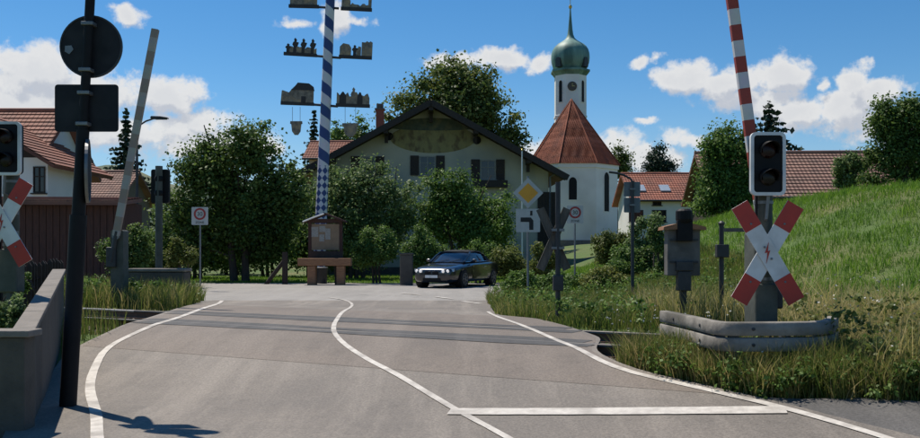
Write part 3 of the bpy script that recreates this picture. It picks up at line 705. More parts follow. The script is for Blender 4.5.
def farmhouse():
    Y = 72.0; s = F / Y; c = on(714, Y); zb = c.z - 1.4
    zz = lambda py: W(0, py, Y).z - zb
    X = lambda px: (px - 714) / s
    t = gable_house('farmhouse', 'long white farmhouse with red tiled roof and two skylights beyond the signal box', (c.x, Y + 4.0, zb), 0, 8.0, 12.5, zz(197), W(0, 174, Y + 4).z - zb, m_white_pl, m_tile_farm, over=0.5,
                    wins=[(X(659), zz(216), 1.15, 0.95), (X(684), zz(216), 1.15, 0.95), (X(636), zz(216), 1.15, 0.95), (X(657), zz(203), 0.7, 0.36), (X(688), zz(203), 0.7, 0.36)], m_fr=m_wood_dk)
    sl = math.atan2(W(0, 174, Y + 4).z - zz(198) - zb, 4.0)
    for px in (643, 668):
        z0 = zz(188); y0 = -4.0 + (z0 - zz(197)) / math.tan(sl)
        obj('skylight', MB().box((0, 0, 0.09), (0.8, 1.1, 0.1), Matrix.Translation((X(px), y0, z0)) @ Matrix.Rotation(sl, 4, 'X')), mat('skylight_glass', (0.35, 0.40, 0.45), None, 3, 0.1, spec=0.8), t)
farmhouse()
def barn():
    Y = 48.0; s = F / Y; c = on(815, Y); zb = c.z - 1.5
    zz = lambda py, d=0: W(0, py, Y + d).z - zb
    gable_house('barn', 'brown tiled barn roof rising behind the grassy bank', (W(830, 0, Y).x, Y + 3.5, zb), R(-3), 7.0, 11.5, zz(191), zz(153, 3.5), m_wood_dk, m_tile_brown, over=0.5, cat='barn')
barn()
def left_house():
    # back wing: tiled slope towards the viewer; front wing: boarded gable over a white wall
    Y = 40.0; s = F / Y
    zb = g1(-18, Y) - 0.3
    zz = lambda py, d=0: W(0, py, Y + d).z - zb
    x1 = W(30, 0, Y).x; L = 13
    t = gable_house('tiled_house', 'white house with faded red tiled roof and dark boarded gable behind the round sign', (x1 - L / 2, Y + 3.2, zb), 0, 6.4, L, zz(160), zz(111, 3.2), m_white_pl, m_tile_red, over=0.45, wins=[(4.6, zz(185), 0.7, 1.0)], m_fr=m_wood_dk)
    # front wing, gable facing the viewer
    xa = W(-28, 0, Y - 2).x - (x1 - L / 2); xr = W(50, 0, Y - 2).x - (x1 - L / 2); hw = xr - xa; e = zz(158, -2); rd = e + hw * 0.62
    y0 = -5.4
    obj('wing_wall', MB().prism([(xa - hw, 0), (xr, 0), (xr, e), (xa - hw, e)], 4.0, Matrix.Translation((0, y0 + 2.0, 0))), m_white_pl, t)
    obj('boarded_gable', MB().prism([(xa - hw, e), (xr, e), (xa, rd - .1)], 3.9, Matrix.Translation((0, y0 + 1.98, 0))), m_wood_dk, t)
    for sg in (-1, 1):
        xe = xa + sg * (hw + 0.6); ze = e - 0.6 * 0.62
        A, B, C_, D = (xa, y0 - 0.7, rd), (xa, 0.2, rd), (xe, 0.2, ze), (xe, y0 - 0.7, ze)
        slope_roof('wing_roof', A, B, C_, D, m_tile_red, t) if sg > 0 else slope_roof('wing_roof', B, A, D, C_, m_tile_red, t)
    window(t, (xr - 0.35, y0, zz(180, -2)), 0.5, 1.1, m_fr=m_wood_dk, m_pane=m_glass)
left_house()
def shed():
    Y = 31.0; s = F / Y; c = on(60, Y); zb = c.z - 0.2
    zz = lambda py, d=0: W(0, py, Y + d).z - zb
    t = thing('wooden_shed', 'long red brown board shed with low tiled roof beside the left house', 'shed', (c.x, Y, zb), R(6))
    w = 130 / s; zt = zz(200)
    obj('wall', MB().box((-w * .1, 1.5, zt / 2), (w * 1.1, 3.0, zt)), m_wood_rd, t)
    x0, x1 = -w * .1 - w * .55, -w * .1 + w * .55
    n = int(w * 1.1 / 0.22)
    for k in range(n): obj('board', MB().box((x0 + (k + .5) * w * 1.1 / n, -0.015, zt / 2), (w * 1.1 / n - 0.025, 0.03, zt - .05)), m_wood_rd, t)
    slope_roof('roof', (x0 - .2, 2.2, zt + 0.20), (x1 + .2, 2.2, zt + 0.20), (x1 + .2, -0.5, zt - .05), (x0 - .2, -0.5, zt - .05), m_tile_brown, t)
shed()
def far_roof(name, label, px0, px1, py_e, py_r, Y, m_w, m_r, depth=7.0, zdrop=4.5):
    c0, c1 = W(px0, 0, Y).x, W(px1, 0, Y).x; zb = g1((c0 + c1) / 2, Y) - 0.3
    gable_house(name, label, ((c0 + c1) / 2, Y + depth / 2, zb), 0, depth, c1 - c0 - 1.0, W(0, py_e, Y).z - zb, W(0, py_r, Y + depth / 2).z - zb, m_w, m_r, over=0.5,
                wins=[(0, (W(0, py_e, Y).z - zb) * 0.6, 1.0, 1.2)])
far_roof('neighbour_house', 'cream house with orange red tiled roof just left of the big gable', 303, 372, 156, 142, 74, m_plaster, m_tile_red)
far_roof('tiled_cottage', 'low cottage with dull pinkish roof right of the round sign post', 40, 122, 197, 172, 62, m_wood_gr, m_tile_brown)

# ------------------------------------------------------------------ low concrete wall on the left, with its cap slabs
def garden_wall():
    a = G(32, 430, 0.0); top0 = W(32, 329, a.y).z
    by = 13.2; bx = (64 - CX) / F * by; top1 = W(64, 269, by).z
    t = thing('concrete_wall', 'low grey concrete wall running back from the bottom left corner', 'wall', (a.x, a.y, 0))
    d = Vector((bx - a.x, by - a.y, 0)); L = d.length; d.normalize(); n = Vector((-d.y, d.x, 0)); th = 0.13
    nseg = 5; gap = 0.012
    for k in range(nseg):
        l0, l1 = L * k / nseg + gap, L * (k + 1) / nseg - gap
        z0, z1 = top0 + (top1 - top0) * l0 / L, top0 + (top1 - top0) * l1 / L
        P = []
        for l, z in ((l0, z0), (l1, z1)):
            for off in (0, th):
                p = d * l + n * off; P += [Vector((p.x, p.y, -0.3)), Vector((p.x, p.y, z - 0.055))]
        # order: l0: in-bot,in-top,out-bot,out-top ; l1 same
        obj('wall_panel', MB().add(P, [(0, 1, 5, 4), (2, 6, 7, 3), (0, 2, 3, 1), (4, 5, 7, 6), (1, 3, 7, 5), (0, 4, 6, 2)]), m_conc, t, bevel=0.006)
        P = []
        for l, z in ((l0 - gap * .6, z0), (l1 + gap * .6, z1)):
            for off in (-0.025, th + 0.025):
                p = d * l + n * off; P += [Vector((p.x, p.y, z - 0.052)), Vector((p.x, p.y, z))]
        obj('cap_slab', MB().add(P, [(0, 1, 5, 4), (2, 6, 7, 3), (0, 2, 3, 1), (4, 5, 7, 6), (1, 3, 7, 5), (0, 4, 6, 2)]), m_conc_l, t, bevel=0.008)
    # return wall towards the left at the near end
    M = Matrix.Translation((0, 0, 0))
    obj('return_wall', MB().box((-0.62, -0.10, (top0 - 0.055 - 0.3) / 2), (1.30, 0.19, top0 - 0.055 + 0.3)), m_conc, t, bevel=0.008)
    obj('cap_slab', MB().box((-0.60, -0.10, top0 - 0.024), (1.36, 0.25, 0.055)), m_conc_l, t, bevel=0.01)
garden_wall()

# ------------------------------------------------------------------ signs and signals
def disc(r, th, M, n=40): return MB().lathe([(r, -th / 2), (r, th / 2)], n, M=M @ Matrix.Rotation(R(90), 4, 'X'))
def text(body, size, parent, M, m, name='lettering', ext=0.002):
    c = bpy.data.curves.new(name, 'FONT'); c.body = body; c.size = size; c.align_x = 'CENTER'; c.align_y = 'CENTER'; c.extrude = ext
    tmp = bpy.data.objects.new(name, c); COL.objects.link(tmp)
    dg = bpy.context.evaluated_depsgraph_get(); me = bpy.data.meshes.new_from_object(tmp.evaluated_get(dg)); me.name = name
    bpy.data.objects.remove(tmp); o = bpy.data.objects.new(name, me); COL.objects.link(o); o.parent = parent
    o.matrix_local = M @ Matrix.Rotation(R(90), 4, 'X'); me.materials.clear(); me.materials.append(m); return o

def sign_post():
    b = G(68, 406); Y = b.y
    t = thing('round_sign_post', 'leaning grey post with round and rectangular signs seen from behind, by the concrete wall', 'sign post', b)
    zt = W(90, -25, Y).z - b.z; xt = W(91.5, -25, Y).x - b.x
    at = lambda z, y=0.0: Vector((xt * z / zt, y, z))
    zz = lambda py: W(0, py, Y).z - b.z
    obj('post', MB().tube([at(-0.1), at(zz(215))], 0.078, 14).tube([at(zz(215)), at(zz(130))], [0.062, 0.058], 14), m_postdark, t, smooth=True)
    obj('upper_post', MB().tube([at(zz(132)), at(zt)], 0.044, 14), m_postdark, t, smooth=True)
    zc = zz(45); x = W(88.5, 0, Y).x - b.x
    sg = obj('round_sign', disc(0.297, 0.012, Matrix.Translation((x, 0.062, zc))), m_signback, t)
    ring = MB(); n = 48
    ring.lathe([(0.285, -.016), (0.300, -.016), (0.300, .012), (0.285, .012), (0.285, -.016)], n, caps=False, M=Matrix.Translation((x, 0.062, zc)) @ Matrix.Rotation(R(90), 4, 'X'))
    obj('rim', ring, m_darkmetal, sg)
    obj('sticker', MB().prism([(-.045, -.02), (0, -.045), (.04, .0), (.02, .04), (-.04, .035)], .003, Matrix.Translation((x - .205, 0.050, zc - 0.03))), m_greymetal, sg)
    x2 = W(84, 0, Y).x - b.x; z2 = zz(107)
    s2 = obj('rectangular_sign', MB().rbox((x2, 0.062, z2), (0.61, 0.012, 0.455), 0.03), m_signback, t)
    for z in (zz(70), zz(24)): obj('clamp', MB().box((at(z).x, 0.0, z), (0.115, 0.105, 0.035)), m_greymetal, sg, bevel=0.006)
    for z in (zz(93), zz(124)): obj('clamp', MB().box((at(z).x, 0.0, z), (0.115, 0.105, 0.035)), m_greymetal, s2, bevel=0.006)
    # small round sign turned to the side street, seen nearly edge on
    M = Matrix.Translation((W(88, 0, Y).x - b.x, 0.0, zz(171))) @ Matrix.Rotation(R(109), 4, 'Z')
    s3 = obj('edge_on_sign', disc(0.30, 0.012, M), m_postdark, t)
    obj('rim', MB().lathe([(0.290, -.014), (0.304, -.014), (0.304, .014), (0.290, .014), (0.290, -.014)], 40, caps=False, M=M @ Matrix.Rotation(R(90), 4, 'X')), m_greymetal, s3)
sign_post()

def bolt_pts(s): return [(.10 * s, .9 * s), (-.22 * s, -.02 * s), (.0, .05 * s), (-.10 * s, -.9 * s), (.22 * s, .22 * s), (.02 * s, .14 * s)]
m_lampglass = mat('dark_red_lens', (0.02, 0.004, 0.004), (0.012, 0.004, 0.004), 5, 0.25, spec=0.25)
m_lampglass2 = mat('dark_amber_lens', (0.010, 0.007, 0.004), None, 5, 0.25, spec=0.25)
m_mast = mat('green_grey_mast', (0.10, 0.105, 0.085), (0.06, 0.065, 0.052), 5, 0.7, 0.2, c3=(0.045, 0.05, 0.035), s3=2)
def crossing_signal(label, b, Y, px, pyL, pyC, k=1.0, lamp_dx=0.0):
    """light signal over a St Andrew's cross, facing the viewer (local -y)"""
    t = thing('crossing_signal', label, 'signal', b, 0.0)
    zz = lambda py: W(0, py, Y).z - b.z
    zl, zc = zz(pyL), zz(pyC)
    obj('mast', MB().tube([(0.02, 0.12, -0.2), (0.02, 0.12, zl + 0.1)], 0.085 * k, 16), m_mast, t, smooth=True)
    obj('mast_base', MB().box((0.02, 0.12, zc - 0.55 * k), (0.22 * k, 0.20, 0.5 * k)), m_mast, t, bevel=0.02)
    w, h = 0.335 * k, 0.605 * k
    bd = obj('light_board', MB().rbox((lamp_dx, -0.02, zl), (w - .03, 0.10, h - .03), 0.045 * k), m_black, t)
    n = 6
    def ro(w, h, r):
        P = []
        for (cx, cz, a0) in ((w / 2 - r, h / 2 - r, 0), (-w / 2 + r, h / 2 - r, 90), (-w / 2 + r, -h / 2 + r, 180), (w / 2 - r, -h / 2 + r, 270)):
            P += [(lamp_dx + cx + r * math.cos(R(a0 + 90 * q / n)), zl + cz + r * math.sin(R(a0 + 90 * q / n))) for q in range(n + 1)]
        return P
    o, i = ro(w, h, 0.055 * k), ro(w - 0.062 * k, h - 0.062 * k, 0.03 * k); m = len(o)
    vs = [(p[0], -0.082, p[1]) for p in o] + [(p[0], -0.082, p[1]) for p in i] + [(p[0], -0.04, p[1]) for p in o] + [(p[0], -0.06, p[1]) for p in i]
    fs = []
    for q in range(m):
        j = (q + 1) % m; fs += [(q, j, m + j, m + q), (j, q, 2 * m + q, 2 * m + j), (m + q, m + j, 3 * m + j, 3 * m + q)]
    obj('white_border', MB().add(vs, fs), m_signwhite, bd, smooth=30)
    for dz, ml in ((0.13 * k, m_lampglass), (-0.13 * k, m_lampglass2)):
        M = Matrix.Translation((lamp_dx, -0.07, zl + dz)) @ Matrix.Rotation(R(90), 4, 'X')
        lp = obj('lamp', MB().lathe([(0.078 * k, -.01), (0.078 * k, .012), (0.06 * k, .03), (0.02 * k, .036)], 24, M=M), ml, t, smooth=30)
        hd = MB(); prof = [(a, l) for a, l in zip(np.linspace(-20, 200, 16), [0.07 + 0.10 * math.sin(R(max(0, min(180, a)))) for a in np.linspace(-20, 200, 16)])]
        A = [(lamp_dx + 0.088 * k * math.cos(R(a)), -0.07, zl + dz + 0.088 * k * math.sin(R(a))) for a, l in prof]
        B = [(lamp_dx + 0.088 * k * math.cos(R(a)), -0.07 - l * k, zl + dz + 0.088 * k * math.sin(R(a)) - l * .1) for a, l in prof]
        o_ = obj('hood', hd.strip(A, B), m_black, lp, smooth=40); sm = o_.modifiers.new('solid', 'SOLIDIFY'); sm.thickness = 0.004
    # cross: two boards, white with red ends
    Lh, wd = 0.535 * k, 0.172 * k
    for sgn, y in ((1, -0.045), (-1, -0.062)):
        M = Matrix.Translation((0, y, zc)) @ Matrix.Rotation(R(30.5) * sgn, 4, 'Y')
        cb = obj('cross_board', MB().box((0, 0, 0), (wd, 0.012, 2 * Lh), M), m_signwhite, t, bevel=0.002)
        for e in (-.6, -.12, .12, .6): obj('bolt', MB().lathe([(.011, 0), (.011, .006), (.006, .009)], 8, M=M @ Matrix.Translation((0, -.0098, e * Lh)) @ Matrix.Rotation(R(90), 4, 'X')), m_greymetal, cb)
        for e in (-1, 1): obj('red_tip', MB().box((0, -0.0082, e * (Lh - 0.132 * k)), (wd + .002, 0.003, 0.264 * k), M), m_red, cb)
    obj('lightning_bolt', MB().prism(bolt_pts(0.115 * k), 0.004, Matrix.Translation((-0.005, -0.0725, zc + .0))), m_red, t)
    obj('bracket', MB().box((0, 0.02, zc + 0.12 * k), (0.26 * k, 0.09, 0.05)).box((0, 0.02, zc - 0.12 * k), (0.26 * k, 0.09, 0.05)), m_greymetal, t)
    obj('cable_conduit', MB().tube([(-0.075, 0.05, -.1), (-0.075, 0.045, zc - .3), (-0.07, 0.05, zl - .2), (-.02, .04, zl - .1)], 0.014, 8), m_black, t, smooth=True)
    for zz_ in (zc - .75 * k, zc - .25 * k, zl - .36 * k): obj('clamp_band', MB().lathe([(.088 * k, -.015), (.092 * k, -.015), (.092 * k, .015), (.088 * k, .015)], 16, (0.02, 0.12, zz_)), m_greymetal, t)
    obj('cable_arm', MB().tube([(0.03, 0.1, zc + .30 * k), (0.0, -0.02, zc + .33 * k), (0.02, -0.03, zl - .28 * k)], 0.016, 8), m_greymetal, t, smooth=True)
    return t
YR = 8.65; bR = on(765.5, YR)
crossing_signal('railway crossing signal with red and white cross inside the guard rail on the right', bR, YR, 765.5, 164.5, 253)
YL = 10.2; bLs = on(4.5, YL)
crossing_signal('railway crossing signal with red and white cross cut by the left picture edge', bLs, YL, 4.5, 149, 222.5, k=1.0, lamp_dx=0.05)

def striped(name, base, c, period, off):
    m = bpy.data.materials.new(name); m.use_nodes = True; nt = m.node_tree; N = nt.nodes; L = nt.links
    b = N['Principled BSDF']; b.inputs['Roughness'].default_value = 0.5
    tc = N.new('ShaderNodeTexCoord'); sx = N.new('ShaderNodeSeparateXYZ'); L.new(tc.outputs['Object'], sx.inputs[0])
    d = N.new('ShaderNodeMath'); d.operation = 'MULTIPLY_ADD'; L.new(sx.outputs[2], d.inputs[0]); d.inputs[1].default_value = 1 / period; d.inputs[2].default_value = off
    f = N.new('ShaderNodeMath'); f.operation = 'FRACT'; L.new(d.outputs[0], f.inputs[0])
    g = N.new('ShaderNodeMath'); g.operation = 'GREATER_THAN'; L.new(f.outputs[0], g.inputs[0]); g.inputs[1].default_value = 0.5
    n = N.new('ShaderNodeTexNoise'); n.inputs['Scale'].default_value = 6; n.inputs['Detail'].default_value = 6; L.new(tc.outputs['Object'], n.inputs['Vector'])
    mx = N.new('ShaderNodeMix'); mx.data_type = 'RGBA'; L.new(g.outputs[0], mx.inputs[0]); mx.inputs[6].default_value = (*base, 1); mx.inputs[7].default_value = (*c, 1)
    m2 = N.new('ShaderNodeMix'); m2.data_type = 'RGBA'; m2.blend_type = 'MULTIPLY'; m2.inputs[0].default_value = 0.35; L.new(mx.outputs[2], m2.inputs[6]); L.new(n.outputs['Color'], m2.inputs[7])
    L.new(m2.outputs[2], b.inputs['Base Color']); return m
def barrier(label, b, Y, p0, p1, w, period, off, cols, base_h, cabinet):
    """raised barrier arm: p0, p1 are its lower and upper end in the photo, both at distance Y"""
    t = thing('crossing_barrier', label, 'barrier', b)
    P0, P1 = W(*p0, Y) - b, W(*p1, Y) - b
    d = (P1 - P0); L = d.length; d.normalize()
    arm = obj('arm', MB().rbox((0, 0, L / 2), (w, w * 0.55, L), 0.012), striped('barrier_paint', cols[0], cols[1], period, off), t)
    arm.location = P0; arm.rotation_euler = d.to_track_quat('Z', 'Y').to_euler() if False else (0, math.atan2(d.x, d.z), 0)
    piv = P0 + d * 0.35
    cw = P0 - d * 0.55
    obj('counterweight', MB().box((cw.x, cw.y + 0.02, cw.z + 0.1), (0.20, 0.10, 0.42)), m_darkmetal, t, bevel=0.02)
    obj('arm_root', MB().tube([tuple(cw), tuple(P0 + d * 0.1)], 0.05, 10), m_darkmetal, t, smooth=True)
    hd = obj('drive_housing', MB().rbox((P0.x, P0.y + 0.20, max(0.5, P0.z) / 2 + 0.0), (cabinet, 0.3, max(0.5, P0.z) + 0.25), 0.04), m_mast, t)
    obj('pivot', MB().lathe([(.075, -.06), (.075, .06)], 16, M=Matrix.Translation((P0.x, P0.y + .03, P0.z)) @ Matrix.Rotation(R(90), 4, 'X')), m_greymetal, hd)
    return t
YB = 8.95; bB = on(759, YB)
barrier('tall raised barrier arm with bold red and white bands behind the right signal', bB, YB, (765, 243), (726.5, -40), 0.105, 0.318, 0.12, ((0.74, 0.72, 0.69), (0.40, 0.055, 0.03)), 1.0, 0.19)
YB2 = 18.6; bB2 = on(113, YB2)
barrier('raised barrier arm with faded narrow bands rising beside the street lamp on the left', bB2, YB2, (116, 236), (155.5, 29), 0.145, 0.58, 0.3, ((0.47, 0.42, 0.36), (0.36, 0.27, 0.21)), 1.0, 0.26)

def guardrail():
    Pp = [(665, 9.8), (691, 9.0), (714, 8.33), (724, 8.18), (735, 8.13), (790, 8.13), (812, 8.18), (823, 8.28), (829, 8.45), (832, 8.8)]
    pts = [Vector(((px - CX) / F * y, y, 0)) for px, y in Pp]
    b = Vector((2.2, 7.6, 0)); t = thing('guard_rail', 'grey double beam guard rail bent round the right signal mast', 'guard rail', (b.x, b.y, g1(b.x, b.y)))
    o = t.location
    S = smooth_path(pts, 0.08)
    T = np.gradient(S, axis=0); T /= np.linalg.norm(T, axis=1)[:, None]; Nn = np.stack([T[:, 1], -T[:, 0]], 1)
    prof = [(0.018, .062), (.045, .062), (.055, .050), (.055, .03), (.030, .0), (.055, -.03), (.055, -.050), (.045, -.062), (.018, -.062), (.018, -.05), (.044, -.045), (.018, 0), (.044, .045), (.018, .05)]
    prof = [(-.05, .055), (-.02, .062), (.048, .062), (.060, .052), (.062, -.04), (.052, -.060), (.03, -.064), (-.05, -.060)]
    for z0, nm in ((0.800, 0), (0.658, 1)):
        rings = []
        for i in range(len(S)):
            zt = z0 + 0.012 * (i / len(S))
            rings.append([Vector((S[i, 0] + (-Nn[i, 0]) * -a - o.x, S[i, 1] + (-Nn[i, 1]) * -a - o.y, zt + h - o.z)) for a, h in prof])
        bm_ = obj('beam', MB().loft(rings), m_beam, t, smooth=50)
        for kk in range(6, len(S) - 4, 9):
            c_ = Vector((S[kk, 0] + Nn[kk, 0] * .062 - o.x, S[kk, 1] + Nn[kk, 1] * .062 - o.y, z0 + .012 * kk / len(S) - o.z))
            obj('bolt', MB().lathe([(.016, -.004), (.016, .006), (.008, .010)], 8, M=Matrix.Translation(c_) @ Vector((Nn[kk, 0], Nn[kk, 1], 0)).to_track_quat('Z', 'Y').to_matrix().to_4x4()), m_darkmetal, bm_)
    for k in np.linspace(4, len(S) - 5, 6).astype(int):
        p = S[k] - Nn[k] * 0.10; z = g1(p[0], p[1])
        obj('post', MB().box((p[0] - o.x, p[1] - o.y, (z - 0.2 + 0.82) / 2 - o.z), (0.09, 0.07, 0.82 - z + 0.2)), m_greymetal, t, bevel=0.008)
m_beam = mat('weathered_light_rail', (0.30, 0.27, 0.23), (0.19, 0.17, 0.145), 5, 0.85, 0.35, c3=(0.10, 0.09, 0.072), s3=2.0)
guardrail()

def box_post():
    Y = 13.0; b = on(683, Y); zz = lambda py: W(0, py, Y).z - b.z
    t = thing('relay_box_post', 'grey rectangular box with small orange brown roof on a post beyond the guard rail', 'relay box', b)
    obj('post', MB().box((0, 0.0, zz(285) / 2), (0.085, 0.085, zz(285))), m_darkmetal, t)
    bx = obj('box', MB().box((0, 0.06, zz(251.5)), (0.47, 0.22, 0.70)), mat('warm_grey_box_paint', (0.15, 0.138, 0.122), (0.10, 0.093, 0.083), 5, 0.7, c3=(0.07, 0.065, 0.057), s3=3), t, bevel=0.01)
    obj('roof', MB().prism([(-.31, -.045), (-.30, 0), (-.12, .045), (.12, .045), (.30, 0), (.31, -.045), (0, -.03)], 0.36, Matrix.Translation((0, 0.06, zz(227)))), m_wood, bx)
    obj('upper_bracket', MB().box((0, -0.085, zz(231)), (0.22, 0.09, 0.30)).lathe([(.10, 0), (.12, .05), (.12, .17), (.08, .2)], 14, (0, -0.06, zz(223))), m_black, t, bevel=0.01)
    obj('lower_box', MB().box((0, -0.03, zz(281)), (0.19, 0.16, 0.28)), m_darkmetal, t, bevel=0.01)
    obj('bracket', MB().box((0, -0.07, zz(266)), (0.24, 0.10, 0.14)), m_darkmetal, t, bevel=0.01)
    for z in (zz(240), zz(262)): obj('mounting_strip', MB().box((0, -0.06, z), (0.40, 0.02, 0.03)), m_darkmetal, bx)
    Y = 13.2; b = on(721.5, Y); zz = lambda py: W(0, py, Y).z - b.z
    t = thing('switch_post', 'thin dark post with small square box left of the right signal', 'post', b)
    obj('post', MB().tube([(0, 0, -.1), (0, 0, zz(225))], 0.036, 10), m_darkmetal, t, smooth=True)
    obj('switch_box', MB().box((0, -.03, zz(251)), (0.18, 0.12, 0.19)), m_darkmetal, t, bevel=0.01)
    obj('cap', MB().lathe([(.045, 0), (.05, .03), (.02, .06)], 10, (0, 0, zz(225))), m_darkmetal, t)
    obj('side_arm', MB().box((.16, 0, zz(230)), (.34, .06, .055), Matrix()), m_wood_gr, t)
box_post()

def signs_far():
    # priority road sign with its plate for the bend to the left
    Y = 24.0; b = on(528, Y); zz = lambda py: W(0, py, Y).z - b.z
    t = thing('priority_sign', 'yellow and white diamond priority sign above a bend plate', 'road sign', b)
    obj('pole', MB().tube([(0, 0.03, -.1), (0, 0.03, zz(176))], 0.032, 10), m_greymetal, t, smooth=True)
    a = 0.405
    dm = lambda r: [(0, -r), (r, 0), (0, r), (-r, 0)]
    p = obj('diamond_plate', MB().prism(dm(a), 0.012, Matrix.Translation((0, -0.03, zz(193)))), m_signshade, t)
    obj('yellow_field', MB().prism(dm(a * 0.66), 0.004, Matrix.Translation((0, -0.039, zz(193)))), m_yellow, p)
    w = 24 / F * Y
    q = obj('bend_plate', MB().rbox((-0.0, -0.03, zz(220.5)), (w, 0.012, w * 0.97), 0.03), m_signshade, t)
    M = Matrix.Translation((0, -0.038, zz(220.5)))
    arr = [(.10, -.24), (.10, -.02), (.06, .03), (-.20, .03), (-.20, -.07), (-.02, -.07), (0.0, -.09), (0.0, -.24)]
    arr = [(x * 1.0 + .02, z) for x, z in [(.12, -.25), (.12, .0), (.05, .08), (-.22, .08), (-.22, -.04), (0.0, -.04), (0.01, -.06), (.01, -.25)]]
    obj('bend_arrow', MB().prism(arr, .004, M), m_textblack, q)
    obj('side_road_stroke', MB().prism([(.055, .13), (.115, .13), (.115, .26), (.055, .26)], .004, M), m_textblack, q)
    # two zone signs
    for px, py, Y, lab in ((200, 216, 31.0, 'square white zone 30 sign in front of the big left tree'), (575, 214.5, 30.0, 'square white zone 30 sign in front of the church')):
        b = on(px, Y); zz = lambda py: W(0, py, Y).z - b.z
        t = thing('zone_sign', lab, 'road sign', b, group='zone 30 signs')
        obj('pole', MB().tube([(0, 0.03, -.1), (0, 0.03, zz(py - 8))], 0.03, 10), m_greymetal, t, smooth=True)
        s_ = 16.5 / F * Y
        pl = obj('plate', MB().rbox((0, -0.02, zz(py)), (s_, 0.012, s_ * 1.08), 0.03), m_signshade, t)
        M = Matrix.Translation((0, -0.029, zz(py) + s_ * .12)) @ Matrix.Rotation(R(90), 4, 'X')
        obj('red_ring', MB().lathe([(s_ * .25, 0), (s_ * .25, .004), (s_ * .36, .004), (s_ * .36, 0), (s_ * .25, 0)], 36, M=M, caps=False), m_redol, pl)
        text('30', s_ * .34, pl, Matrix.Translation((0, -0.030, zz(py) + s_ * .11)), m_textblack); text('ZONE', s_ * .19, pl, Matrix.Translation((0, -0.030, zz(py) - s_ * .40)), m_textblack)
    # back of the far crossing signal
    Y = 14.2; b = on(556, Y); zz = lambda py: W(0, py, Y).z - b.z
    t = thing('crossing_cross_back', "back of a grey brown St Andrew's cross on a mast beyond the track", 'signal', b)
    obj('mast', MB().tube([(0.03, 0, -.1), (0.03, 0, zz(182))], 0.04, 12), m_darkmetal, t, smooth=True)
    for sg, y in ((1, .07), (-1, .085)):
        M = Matrix.Translation((-.03, y, zz(239))) @ Matrix.Rotation(R(24) * sg, 4, 'Y')
        cb = obj('cross_board', MB().box((0, 0, 0), (0.135, 0.012, 1.06), M), m_wood_gr, t)
        for dx in (-.063, .063): obj('edge_fold', MB().box((dx, -0.015, 0), (0.008, 0.03, 1.05), M), m_wood_gr, cb)
    for z in (zz(230), zz(248)): obj('clamp', MB().box((0.03, .02, z), (.2, .11, .04)), m_greymetal, t)
    obj('mast_box', MB().box((0.03, -.02, zz(283)), (.16, .14, .24)), m_darkmetal, t, bevel=.01)
    # back of the far signal on the left
    Y = 21.2; b = on(159, Y); zz = lambda py: W(0, py, Y).z - b.z
    t = thing('signal_light_back', 'back of a dark light signal on a grey mast beyond the track on the left', 'signal', b)
    obj('mast', MB().tube([(0.0, 0, -.1), (0.0, 0, zz(166))], 0.085, 12), m_mast, t, smooth=True)
    bd = obj('light_board', MB().rbox((0.0, .12, zz(186)), (.42, .12, .80), .05), m_black, t)
    for dz in (-.17, .17): obj('lamp_housing', MB().lathe([(.10, 0), (.10, .12), (.07, .16)], 16, M=Matrix.Translation((.0, .08, zz(186) + dz)) @ Matrix.Rotation(R(90), 4, 'X')), m_black, bd)
    obj('mast_foot', MB().box((0, 0, 0.12), (.34, .34, .36)), m_mast, t, bevel=.02)
    # concrete trough in front of it
    Y = 20.6; b = on(159, Y); L = 58 / F * Y; zz = lambda py: W(0, py, Y).z - b.z
    t = thing('concrete_kerb_block', 'long low concrete block in the grass beneath the far left signal', 'concrete block', b, R(-4))
    bl = obj('block', MB().box((0, 0, zz(272) / 2 - .1), (L, .42, zz(272) + .2)), m_conc, t, bevel=.03)
    obj('top_slab', MB().box((0, 0, zz(270)), (L + .05, .48, .07)), m_conc_l, t, bevel=.015)
    # tall pole with sign backs and lamp arm
    Y = 23.0; b = on(632.5, Y); zz = lambda py: W(0, py, Y).z - b.z
    t = thing('street_sign_pole', 'tall grey pole with curved arm and two sign backs in front of the church bushes', 'pole', b)
    obj('pole', MB().tube([(0, 0, -.1), (0, 0, zz(181))], 0.045, 10), m_darkmetal, t, smooth=True)
    obj('curved_arm', MB().tube([(0, 0, zz(183)), (-.04, 0, zz(179)), (-.20, 0, zz(175.5)), (-.40, 0, zz(173)), (-.60, 0, zz(172))], 0.028, 8), m_darkmetal, t, smooth=True)
    m_pb = mat('blue_grey_sign_back', (0.17, 0.19, 0.20), (0.12, 0.135, 0.145), 5, .5, metal=.3)
    obj('sign_back', MB().rbox((0.0, .06, zz(189)), (.42, .012, .38), .03), m_pb, t); obj('sign_back', MB().rbox((0.0, .06, zz(205)), (.42, .012, .38), .03), m_pb, t)
    for z in (189, 205): obj('clamp', MB().box((0, .01, zz(z)), (.14, .11, .04)), m_greymetal, t)
    # street lamp on the left
    Y = 36.0; b = on(137, Y); zz = lambda py: W(0, py, Y).z - b.z
    t = thing('street_lamp', 'slim street lamp with flat head above the cottage roof', 'street lamp', b)
    s = Y / F
    obj('pole', MB().tube([(0, 0, -.1), (0, 0, zz(128))], [0.08, 0.045], 10), m_darkmetal, t, smooth=True)
    obj('arm', MB().tube([(0, 0, zz(129)), (.05, 0, zz(126)), (9 * s, 0, zz(121)), (17 * s, 0, zz(118.3))], 0.035, 8), m_darkmetal, t, smooth=True)
    hd = obj('lamp_head', MB().prism([(14 * s, .0), (15 * s, .07), (24 * s, .06), (31 * s, .015), (31 * s, -.02), (15 * s, -.04)], .26, Matrix.Translation((0, 0, zz(118)))), m_darkmetal, t, bevel=.01)
    obj('lens', MB().box((24 * s, 0, zz(118) - .045), (.45, .18, .02)), m_glass, hd)
    # slim flagpole by the house
    Y = 45.0; b = on(522, Y); zz = lambda py: W(0, py, Y).z - b.z
